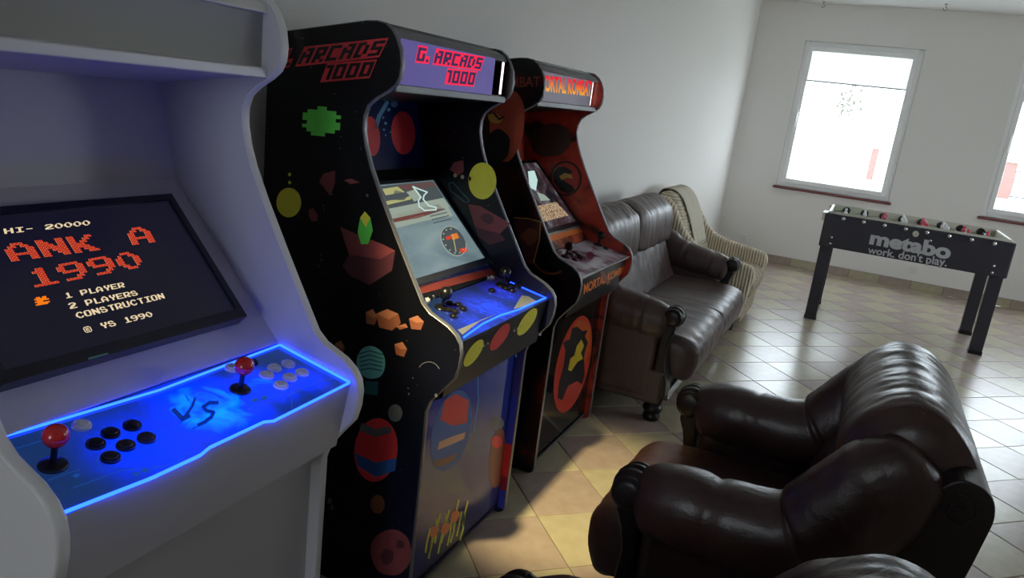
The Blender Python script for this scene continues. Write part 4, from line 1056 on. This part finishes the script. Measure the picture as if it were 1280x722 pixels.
def leather_seat(name, half_arm, n_seats, loc, rz, lm, fold=1.0, dz=0.0, hz=0.0):
    root = empty(name, loc, rz)
    inner = half_arm - 0.105
    # frame and apron
    mb = MB(); mb.box((-0.34, -half_arm - 0.07, 0.11), (0.40, half_arm + 0.07, 0.30)); mb.build('base_frame', lm, root, bevel=0.015)
    mb = MB(); mb.box((0.405, -half_arm + 0.02, 0.115), (0.425, half_arm - 0.02, 0.175)); mb.build('front_rail', mat('rail_lacquer', (0.03, 0.03, 0.035), 0.18, coat=0.6), root, bevel=0.004)
    # back shell in dark wood with carved end
    shell = [(-0.16, 0.12), (-0.33, 0.12), (-0.36, 0.40), (-0.40, 0.62), (-0.42, 0.76), (-0.425, 0.82), (-0.41, 0.865), (-0.375, 0.885), (-0.33, 0.88), (-0.28, 0.80), (-0.20, 0.55)]
    shell = [(p.x, p.y) for p in catmull([(x, z, 0) for x, z in shell], 48, True)]
    mb = MB(); mb.prism(shell, -half_arm - 0.05, half_arm + 0.05); sh = mb.build('back_shell', WOOD, root, bevel=0.006)
    for s in (-1, 1):
        pts = []
        for k in range(26):
            a = k / 25 * 2.2 * 2 * PI * 0.55; r = 0.042 - 0.03 * k / 25
            pts.append((-0.355 + r * math.cos(a + 1.2), s * (half_arm + 0.05), 0.815 + r * math.sin(a + 1.2)))
        mb = MB(); mb.tube(pts, 0.0045, 6); mb.build('carved_scroll', WOOD, sh, smooth=True)
    # arms: padded roll running up into the wing of the back
    for s in (-1, 1):
        path = [(0.335, 0.562, 0.098, 0.088), (0.27, 0.578, 0.108, 0.102), (0.12, 0.575, 0.113, 0.106), (-0.02, 0.585, 0.122, 0.108), (-0.10, 0.645, 0.135, 0.104), (-0.165, 0.735, 0.135, 0.096), (-0.215, 0.815, 0.125, 0.088), (-0.25, 0.868, 0.095, 0.075)]
        if n_seats > 1: path = [(0.335, 0.575, 0.095, 0.088), (0.25, 0.594, 0.105, 0.10), (0.1, 0.612, 0.11, 0.104), (-0.05, 0.64, 0.115, 0.104), (-0.17, 0.685, 0.11, 0.10), (-0.27, 0.72, 0.09, 0.08)]
        path = [(x, z + dz * max(0, 1 - abs(min(x, 0)) / 0.2), a_, b_) for x, z, a_, b_ in path]
        rings = sweep_tube(path, s * half_arm, 60, 30, (0.235, 0.49), seed=3.1 * s + half_arm, wr=0.0034 * fold)
        mb = MB(); mb.grid(rings); arm = mb.build('arm', lm, root, smooth=True)
        mb = MB(); mb.box((-0.28, s * half_arm - 0.075, 0.13), (0.335, s * half_arm + 0.075, 0.56)); mb.build('arm_side', lm, root, bevel=0.03, seg=3)
        # carved wooden front of the arm
        post = [(0.33, 0.10), (0.40, 0.10), (0.425, 0.16), (0.418, 0.24), (0.392, 0.33), (0.385, 0.42), (0.40, 0.49), (0.42, 0.54), (0.40, 0.60), (0.35, 0.60)]
        mb = MB(); mb.prism(post, s * half_arm - 0.062, s * half_arm + 0.062); po = mb.build('arm_post', WOOD, root, bevel=0.012, seg=3)
        mb = MB(); prof = [(1e-6, -0.07), (0.03, -0.07), (0.046, -0.064), (0.05, -0.05), (0.042, -0.04), (0.054, -0.028), (0.057, -0.012), (0.046, 0.0), (0.057, 0.012), (0.054, 0.028), (0.042, 0.04), (0.05, 0.05), (0.046, 0.064), (0.03, 0.07), (1e-6, 0.07)]
        mb.lathe(prof, (0.392, s * half_arm, 0.595), (0, 1, 0), 24); mb.build('scroll', WOOD, po, smooth=True)
    # seat and back cushions
    wseat = 2 * inner / n_seats
    SEAT = [(-0.16, 0.33), (-0.17, 0.43), (-0.05, 0.455), (0.15, 0.462), (0.36, 0.462), (0.47, 0.448), (0.525, 0.405), (0.535, 0.34), (0.515, 0.25), (0.47, 0.215), (0.40, 0.24), (0.30, 0.30), (0.1, 0.31)]
    BACK = [(0.0, 0.43), (-0.035, 0.53), (-0.085, 0.66), (-0.125, 0.77), (-0.155, 0.85), (-0.24, 0.86), (-0.32, 0.80), (-0.31, 0.62), (-0.24, 0.45), (-0.12, 0.40)]
    HEAD = [(-0.105, 0.80), (-0.088, 0.86), (-0.105, 0.935), (-0.155, 1.0), (-0.225, 1.035), (-0.30, 1.02), (-0.365, 0.965), (-0.41, 0.89), (-0.435, 0.825), (-0.415, 0.785), (-0.37, 0.80), (-0.30, 0.86), (-0.2, 0.85)]
    HEAD = [(x + (0.012 if n_seats > 1 and x > -0.12 else 0), z + hz - (0.09 if n_seats > 1 and z < 0.87 and x > -0.21 else 0)) for x, z in HEAD]
    for k in range(n_seats):
        a = -inner + k * wseat; b = a + wseat
        mb = MB(); mb.grid(pillow_loft(SEAT, a - 0.012, b + 0.012, 56, 44 if n_seats == 1 else 34, 0.05, 0.0055 * fold, 15, seed=k * 7.3 + half_arm, pinch=0.07)); mb.build('seat_cushion', lm, root, smooth=True)
        mb = MB(); mb.grid(pillow_loft(BACK, a, b, 44, 34, 0.07, 0.0055 * fold, 16, seed=k * 3.3 + 9, pinch=0.14)); mb.build('back_cushion', lm, root, smooth=True)
        ex = 0.055
        mb = MB(); mb.grid(pillow_loft(HEAD, a - (ex if k == 0 else -0.004), b + (ex if k == n_seats - 1 else -0.004), 60, 64 if n_seats == 1 else 46, 0.07 if n_seats == 1 else 0.13, 0.0045 * fold, 19, seed=k * 5.7 + 2, pinch=0.16 if n_seats == 1 else 0.24)); mb.build('headrest', lm, root, smooth=True)
    for x in (0.36, -0.27):
        for s in (-1, 1):
            mb = MB(); bun_foot(mb, x, s * half_arm); mb.build('foot', WOOD, root, smooth=True)
    return root

SOFA = leather_seat('leather_sofa', 0.915, 2, (-1.12, 4.72, 0), 0.0, LEATHER_S, 1.5, -0.035, 0.0)
tag(SOFA, 'wide worn brown leather sofa with carved wooden arm fronts by the wall', 'sofa')
ARM1 = leather_seat('leather_armchair', 0.385, 1, (0.0, 2.285, 0), PI, LEATHER, 1.0, 0.0, -0.03)
tag(ARM1, 'dark brown leather armchair facing the red and black arcade cabinet', 'armchair', 'brown leather armchairs')
ARM2 = copy_tree(ARM1); ARM2.location = (-0.07, 0.86, 0)
tag(ARM2, 'dark brown leather armchair facing the white arcade cabinet', 'armchair', 'brown leather armchairs')

# ------------------------------------------------------------------ beige ribbed wing chair with a throw
def ribbed(name, c1, c2, freq, axis):
    m, nt, b = principled(name); L = nt.links
    tc = nt.nodes.new('ShaderNodeTexCoord'); w = nt.nodes.new('ShaderNodeTexWave'); w.bands_direction = axis; w.inputs['Scale'].default_value = freq; w.inputs['Distortion'].default_value = 0.6; w.inputs['Detail'].default_value = 1
    r = nt.nodes.new('ShaderNodeValToRGB'); r.color_ramp.elements[0].color = (*c1, 1); r.color_ramp.elements[1].color = (*c2, 1); r.color_ramp.elements[0].position = 0.2; r.color_ramp.elements[1].position = 0.7
    bp = nt.nodes.new('ShaderNodeBump'); bp.inputs['Strength'].default_value = 0.7; bp.inputs['Distance'].default_value = 0.012
    L.new(tc.outputs['Object'], w.inputs['Vector']); L.new(w.outputs['Fac'], r.inputs['Fac']); L.new(r.outputs['Color'], b.inputs['Base Color']); L.new(w.outputs['Fac'], bp.inputs['Height']); L.new(bp.outputs['Normal'], b.inputs['Normal'])
    b.inputs['Roughness'].default_value = 0.9; b.inputs['Sheen Weight'].default_value = 0.3
    return m
BEIGE_Z = ribbed('beige_cord_level', (0.48, 0.40, 0.275), (0.62, 0.54, 0.40), 13, 'Z'); BEIGE_X = ribbed('beige_cord_cross', (0.48, 0.40, 0.275), (0.62, 0.54, 0.40), 13, 'X')
BEIGE_F = mat('beige_fleece', (0.52, 0.45, 0.33), 0.95, bump=(70, 0.9, 0.02), vary=(40, (0.27, 0.21, 0.14), 0.4, 0.65))
THROW = mat('cream_throw', (0.52, 0.47, 0.37), 0.9, bump=(55, 0.4, 0.01))
WC = empty('wing_chair', (-1.07, 6.42, 0))
tag(WC, 'beige ribbed wing chair past the sofa, with a cream throw on its back', 'armchair')
WING = [(-0.42, 0.10), (0.42, 0.10), (0.45, 0.32), (0.475, 0.46), (0.465, 0.52), (0.43, 0.545), (0.30, 0.565), (0.10, 0.595), (-0.02, 0.635), (-0.10, 0.70), (-0.17, 0.80), (-0.235, 0.91), (-0.30, 0.965), (-0.37, 0.975), (-0.42, 0.94), (-0.44, 0.8)]
for s in (-1, 1):
    mb = MB(); mb.prism(WING, s * 0.405 - 0.055, s * 0.405 + 0.055); mb.build('wing_arm', BEIGE_X, WC, bevel=0.035, seg=4, smooth=True)
mb = MB(); mb.grid(pillow_loft([(0.0, 0.36), (-0.06, 0.55), (-0.14, 0.75), (-0.22, 0.92), (-0.27, 0.985), (-0.34, 1.0), (-0.40, 0.96), (-0.43, 0.8), (-0.42, 0.4), (-0.2, 0.3)], -0.36, 0.36, 40, 30, 0.08, 0.002, 12, 1.0, 0.1)); mb.build('backrest', BEIGE_Z, WC, smooth=True)
mb = MB(); mb.grid(pillow_loft([(-0.14, 0.30), (-0.14, 0.41), (0.05, 0.44), (0.3, 0.445), (0.43, 0.43), (0.475, 0.38), (0.465, 0.30), (0.42, 0.27), (0.1, 0.27)], -0.345, 0.345, 40, 30, 0.07, 0.003, 10, 4.0, 0.08)); mb.build('seat_cushion', BEIGE_F, WC, smooth=True)
mb = MB(); mb.box((-0.38, -0.36, 0.06), (0.43, 0.36, 0.30)); mb.build('front_apron', BEIGE_F, WC, bevel=0.02, seg=3)
for x in (0.36, -0.36):
    for s in (-1, 1):
        mb = MB(); mb.lathe([(0.022, 0), (0.03, 0.1)], (x, s * 0.39, 0), (0, 0, 1), 14); mb.build('foot', WOOD, WC)
# throw draped over the top of the back
rows = []
prof = catmull([(-0.455, 0.70, 0), (-0.452, 0.9, 0), (-0.41, 1.0, 0), (-0.34, 1.022, 0), (-0.265, 1.005, 0), (-0.20, 0.93, 0), (-0.125, 0.765, 0), (-0.055, 0.58, 0)], 30)
for i, p in enumerate(prof):
    row = []
    for k in range(25):
        t = k / 24; y = -0.235 + 0.47 * t
        w = 0.006 * nz(y * 14, i * 0.08, 2) + 0.004 * nz(y * 30, i * 0.2, 5)
        q = prof[min(i + 1, 29)] - prof[max(i - 1, 0)]; nn = Vector((-q.y, q.x, 0)).normalized()
        row.append(Vector((p.x + nn.x * w * -1, y + 0.02 * math.sin(i * 0.3), p.y + nn.y * w * -1)))
    rows.append(row)
mb = MB(); mb.grid(rows, closed_u=False, cap=False); th = mb.build('throw_blanket', THROW, None, smooth=True)
th.location = WC.location; sol = th.modifiers.new('thickness', 'SOLIDIFY'); sol.thickness = 0.008
tag(th, 'cream throw draped over the top of the beige wing chair', 'blanket')

# ------------------------------------------------------------------ table football
FT = empty('football_table', (0.485, 7.40, 0))
tag(FT, 'black table football table with white lettering on its long side', 'football table')
FBLK = mat('table_black', (0.026, 0.024, 0.034), 0.42); FIN = mat('table_cream_inside', (0.55, 0.53, 0.44), 0.5); FGRN = mat('pitch_green', (0.05, 0.18, 0.07), 0.6)
hx, hy, zb, zt = 0.71, 0.42, 0.665, 0.955
for s in (-1, 1):
    mb = MB(); mb.box((-hx, s * hy - 0.014, zb), (hx, s * hy + 0.014, zt)); sd = mb.build('side_board', FBLK, FT, bevel=0.012, seg=3)
    mb = MB(); mb.box((-hx + 0.03, s * (hy - 0.0165) - 0.002, zt - 0.15), (hx - 0.03, s * (hy - 0.0165) + 0.002, zt + 0.018)); mb.build('cream_lining', FIN, FT, bevel=0.001)
    mb = MB(); mb.box((s * (hx - 0.03) - 0.012, -hy + 0.016, zb + 0.02), (s * (hx - 0.03) + 0.012, hy - 0.016, zt + 0.012)); mb.build('end_board', FIN, FT, bevel=0.004)
    mb = MB(); mb.box((s * (hx + 0.012) - 0.022, -0.12, zt - 0.10), (s * (hx + 0.012) + 0.022, 0.12, zt - 0.03)); mb.build('ball_tray', FIN, FT, bevel=0.006)
mb = MB(); mb.box((-hx + 0.04, -hy + 0.018, zt - 0.17), (hx - 0.04, hy - 0.018, zt - 0.15)); mb.build('pitch', FGRN, FT)
mb = MB(); mb.box((-hx + 0.02, -hy + 0.016, zb + 0.005), (hx - 0.02, hy - 0.016, zb + 0.02)); mb.build('bottom_board', FBLK, FT)
for sx in (-1, 1):
    for sy in (-1, 1):
        mb = MB(); cx, cy = sx * (hx - 0.062), sy * (hy - 0.06)
        mb.box((cx - 0.048, cy - 0.03, 0.03), (cx + 0.048, cy + 0.03, zb + 0.1)); lg = mb.build('leg', FBLK, FT, bevel=0.006)
        mb = MB(); mb.box((cx - 0.052, cy - 0.034, 0.0), (cx + 0.052, cy + 0.034, 0.035)); mb.build('leg_foot', BLACK_PL, lg, bevel=0.004)
TW = mat('player_white', (0.75, 0.75, 0.75), 0.35); TR_ = mat('player_red', (0.62, 0.03, 0.08), 0.35); ROD = mat('rod_chrome', (0.7, 0.7, 0.72), 0.18, 1.0)
rods = [(-0.56, 'w', 1), (-0.40, 'w', 2), (-0.24, 'r', 3), (-0.08, 'w', 5), (0.08, 'r', 5), (0.24, 'w', 3), (0.40, 'r', 2), (0.56, 'r', 1)]
zr = zt - 0.027
for x, c, n in rods:
    m = TW if c == 'w' else TR_
    mb = MB(); mb.tube([(x, -hy - 0.035, zr), (x, hy + 0.16, zr)], 0.008, 10); rd = mb.build('rod', ROD, FT, smooth=True)
    mb = MB(); mb.lathe([(0.014, 0), (0.016, 0.006), (0.012, 0.012), (1e-6, 0.013)], (x, -hy - 0.03, zr), (0, -1, 0), 14); mb.build('rod_cap', ROD, rd, smooth=True)
    mb = MB(); mb.lathe([(0.015, 0), (0.017, 0.05), (0.014, 0.11), (1e-6, 0.115)], (x, hy + 0.06, zr), (0, 1, 0), 14); mb.build('handle', BLACK_PL, rd, smooth=True)
    for s in (-1, 1):
        mb = MB(); mb.lathe([(0.034, 0), (0.034, 0.006), (0.012, 0.008)], (x, s * (hy - 0.018), zr), (0, -s, 0), 18); mb.build('bearing', BLACK_PL, rd)
    for k in range(n):
        y = (k - (n - 1) / 2) * (0.62 / max(n, 2))
        mb = MB()
        mb.lathe([(0.008, -0.085), (0.013, -0.08), (0.011, -0.06), (0.014, -0.02), (0.018, 0.01), (0.016, 0.022), (0.008, 0.026), (0.012, 0.036), (0.012, 0.048), (0.006, 0.056), (1e-6, 0.057)], (x, y, zr), (0, 0, 1), 12)
        mb.build('player', m, rd, smooth=True)
for x, z in ((-0.62, zb + 0.09), (-0.62, zb + 0.035), (0.60, zb + 0.085), (0.60, zb + 0.03), (0.12, zb + 0.2)):
    mb = MB(); mb.lathe([(0.011, 0), (0.011, 0.003), (0.006, 0.006), (1e-6, 0.0065)], (x, -hy - 0.014, z), (0, -1, 0), 12); mb.build('bolt', ROD, FT, smooth=True)
mb = MB(); mb.lathe([(0.024, 0), (0.024, 0.008), (0.018, 0.012), (0.01, 0.006), (1e-6, 0.006)], (0.0, -hy - 0.014, zt - 0.055), (0, -1, 0), 20); mb.build('ball_inlet', FIN, FT, smooth=True)
pr = Print((0, -1, 0), -(7.40 - hy - 0.014), FT)
LET = mat('letter_grey', (0.46, 0.46, 0.47), 0.5)
pr.text("metabo", [(1090, 288), (1191, 305), (1187, 325), (1086, 305)], LET, 0.045)
pr.text("work. don't play.", [(1086, 307), (1185, 322), (1182.5, 336.5), (1083.5, 319)], LET, 0.022)
pr.build('lettering', FT)

# ------------------------------------------------------------------ wall sockets, ceiling hooks
def outlet(px, py, label):
    c = hit(px, py, (0, 1, 0), YB)
    o = empty('wall_socket', (c.x, YB, c.z)); tag(o, label, 'socket', 'wall sockets')
    mb = MB(); mb.box((-0.041, -0.012, -0.041), (0.041, 0, 0.041)); mb.build('cover_plate', OUTLET, o, bevel=0.005)
    mb = MB(); mb.lathe([(0.026, 0), (0.026, 0.005), (0.021, 0.005), (0.02, 0.0015), (1e-6, 0.0015)], (0, -0.012, 0), (0, -1, 0), 24); s = mb.build('socket_face', OUTLET, o)
    for x in (-0.0095, 0.0095):
        mb = MB(); mb.lathe([(0.0028, 0.0014), (0.0028, 0.002), (1e-6, 0.002)], (x, -0.012, 0), (0, -1, 0), 10); mb.build('pin_hole', OUTLET_D, s)
outlet(930, 296, 'white wall socket beside the beige wing chair'); outlet(1141, 337, 'white wall socket behind the football table')
for px, py, lab in ((1030, 2, 'small steel ceiling hook above the window beside the corner'), (1183, 5, 'small steel ceiling hook between the two windows')):
    c = hit(px, py, (0, 0, 1), HC)
    o = empty('ceiling_hook', (c.x, c.y, HC)); tag(o, lab, 'hook', 'ceiling hooks')
    mb = MB(); mb.lathe([(0.016, 0), (0.016, -0.004), (0.006, -0.006)], (0, 0, 0), (0, 0, 1), 16); mb.build('ceiling_rose', ALU, o)
    mb = MB(); mb.tube([(0, 0, -0.004), (0, 0, -0.03)] + [(0.016 * math.sin(a), 0, -0.046 + 0.016 * math.cos(a)) for a in [0.2 + 0.42 * k for k in range(13)]], 0.003, 8); mb.build('hook_wire', ALU, o, smooth=True)

# ------------------------------------------------------------------ outside, seen through the panes
GZ = -0.35
mb = MB(); mb.box((-60, YB + WT, GZ - 0.3), (80, 90, GZ)); struct(mb.build('ground', mat('pale_paving', (0.55, 0.55, 0.52), 0.8, vary=(0.6, (0.45, 0.46, 0.42), 0.4, 0.7))))
mb = MB(); mb.box((-60, -60, GZ - 0.3), (XR + WT, YN - WT, GZ)); struct(mb.build('ground', mat('pale_paving', (0.55, 0.55, 0.52), 0.8)))
mb = MB(); mb.box((XR + WT, -60, GZ - 0.3), (80, YB + WT, GZ)); struct(mb.build('ground', mat('pale_paving', (0.55, 0.55, 0.52), 0.8)))
def brick_mat():
    m, nt, b = principled('brick_courses'); L = nt.links
    tc = nt.nodes.new('ShaderNodeTexCoord'); br = nt.nodes.new('ShaderNodeTexBrick'); br.inputs['Scale'].default_value = 9; br.inputs['Color1'].default_value = (0.13, 0.045, 0.040, 1); br.inputs['Color2'].default_value = (0.16, 0.06, 0.05, 1); br.inputs['Mortar'].default_value = (0.3, 0.25, 0.22, 1)
    mp = nt.nodes.new('ShaderNodeMapping'); mp.inputs['Rotation'].default_value = (PI / 2, 0, 0)
    L.new(tc.outputs['Object'], mp.inputs[0]); L.new(mp.outputs[0], br.inputs['Vector']); L.new(br.outputs['Color'], b.inputs['Base Color']); b.inputs['Roughness'].default_value = 0.8
    return m
BRICK = brick_mat(); CAPM = mat('concrete_cap', (0.5, 0.48, 0.46), 0.8)
for (px, py, wpx, hpx, lab) in ((1086, 224, 8, 38, 'brick gate pillar standing outside beyond the window beside the corner'), (1250, 247, 16, 44, 'brick gate pillar outside beside the grey gate')):
    c = hit(px, py, (0, 0, 1), GZ); dist = (c - CAMPOS).dot(CF); wd = wpx * dist / FPX; ht = hpx * dist / FPX
    o = empty('gate_pillar', (c.x, c.y, GZ)); tag(o, lab, 'pillar', 'brick gate pillars')
    mb = MB(); mb.box((-wd / 2, -wd / 2, 0), (wd / 2, wd / 2, ht)); mb.build('shaft', BRICK, o, bevel=0.01)
    mb = MB(); mb.add([(-wd * .62, -wd * .62, ht), (wd * .62, -wd * .62, ht), (wd * .62, wd * .62, ht), (-wd * .62, wd * .62, ht), (-wd * .62, -wd * .62, ht + 0.07), (wd * .62, -wd * .62, ht + 0.07), (wd * .62, wd * .62, ht + 0.07), (-wd * .62, wd * .62, ht + 0.07), (0, 0, ht + 0.22)],
                      [(0, 1, 5, 4), (1, 2, 6, 5), (2, 3, 7, 6), (3, 0, 4, 7), (4, 5, 8), (5, 6, 8), (6, 7, 8), (7, 4, 8), (3, 2, 1, 0)]); mb.build('cap', CAPM, o)
    if px > 1200:
        g = empty('metal_gate', (c.x + wd / 2 + 0.02, c.y, GZ)); tag(g, 'grey metal bar gate outside beside a brick pillar', 'gate')
        gm = mat('gate_grey', (0.05, 0.06, 0.07), 0.5); gw, gh = 2.4, ht * 0.8
        mb = MB(); mb.box((0, -0.02, 0.1), (gw, 0.02, 0.16)); mb.box((0, -0.02, gh - 0.06), (gw, 0.02, gh)); mb.box((0, -0.02, 0.16), (0.05, 0.02, gh - 0.06)); mb.box((gw - 0.05, -0.02, 0.16), (gw, 0.02, gh - 0.06)); mb.build('gate_frame', gm, g)
        mb = MB(); mb.box((-0.012, -0.012, 0.16), (0.012, 0.012, gh - 0.06)); b0_ = mb.build('bar', gm, g)
        for k in range(14):
            q = b0_ if k == 0 else b0_.copy()
            if k: COL.objects.link(q); q.parent = g
            q.location = (0.05 + (gw - 0.1) * (k + 0.5) / 14, 0, 0)
# a small tree outside the first window
tc_ = hit(1062, 135, (0, 1, 0), 24.0)
TREE = empty('young_tree', (tc_.x, 24.0, GZ)); tag(TREE, 'thin young tree outside the window beside the corner', 'tree')
mb = MB(); mb.tube([(0, 0, 0), (0.05, 0, 1.2), (0.0, 0.05, 2.2), (0.1, 0, tc_.z - GZ)], 0.018, 8); mb.build('trunk', mat('bark', (0.14, 0.12, 0.10), 0.9), TREE, smooth=True)
mb = MB(); rnd = random.Random(3)
for k in range(80):
    a, r, h = rnd.uniform(0, 2 * PI), 0.38 * math.sqrt(rnd.random()), rnd.gauss(0, 0.4)
    c = Vector((r * math.cos(a), r * math.sin(a), tc_.z - GZ + h)); u = Vector((rnd.uniform(-1, 1), rnd.uniform(-1, 1), rnd.uniform(-1, 1))).normalized(); v = u.orthogonal().normalized()
    mb.add([c - u * 0.1, c + v * 0.045, c + u * 0.1, c - v * 0.045], [(0, 1, 2, 3)])
fo = mb.build('foliage', mat('leaf_green', (0.085, 0.085, 0.06), 0.7), TREE); fo['kind'] = 'stuff'
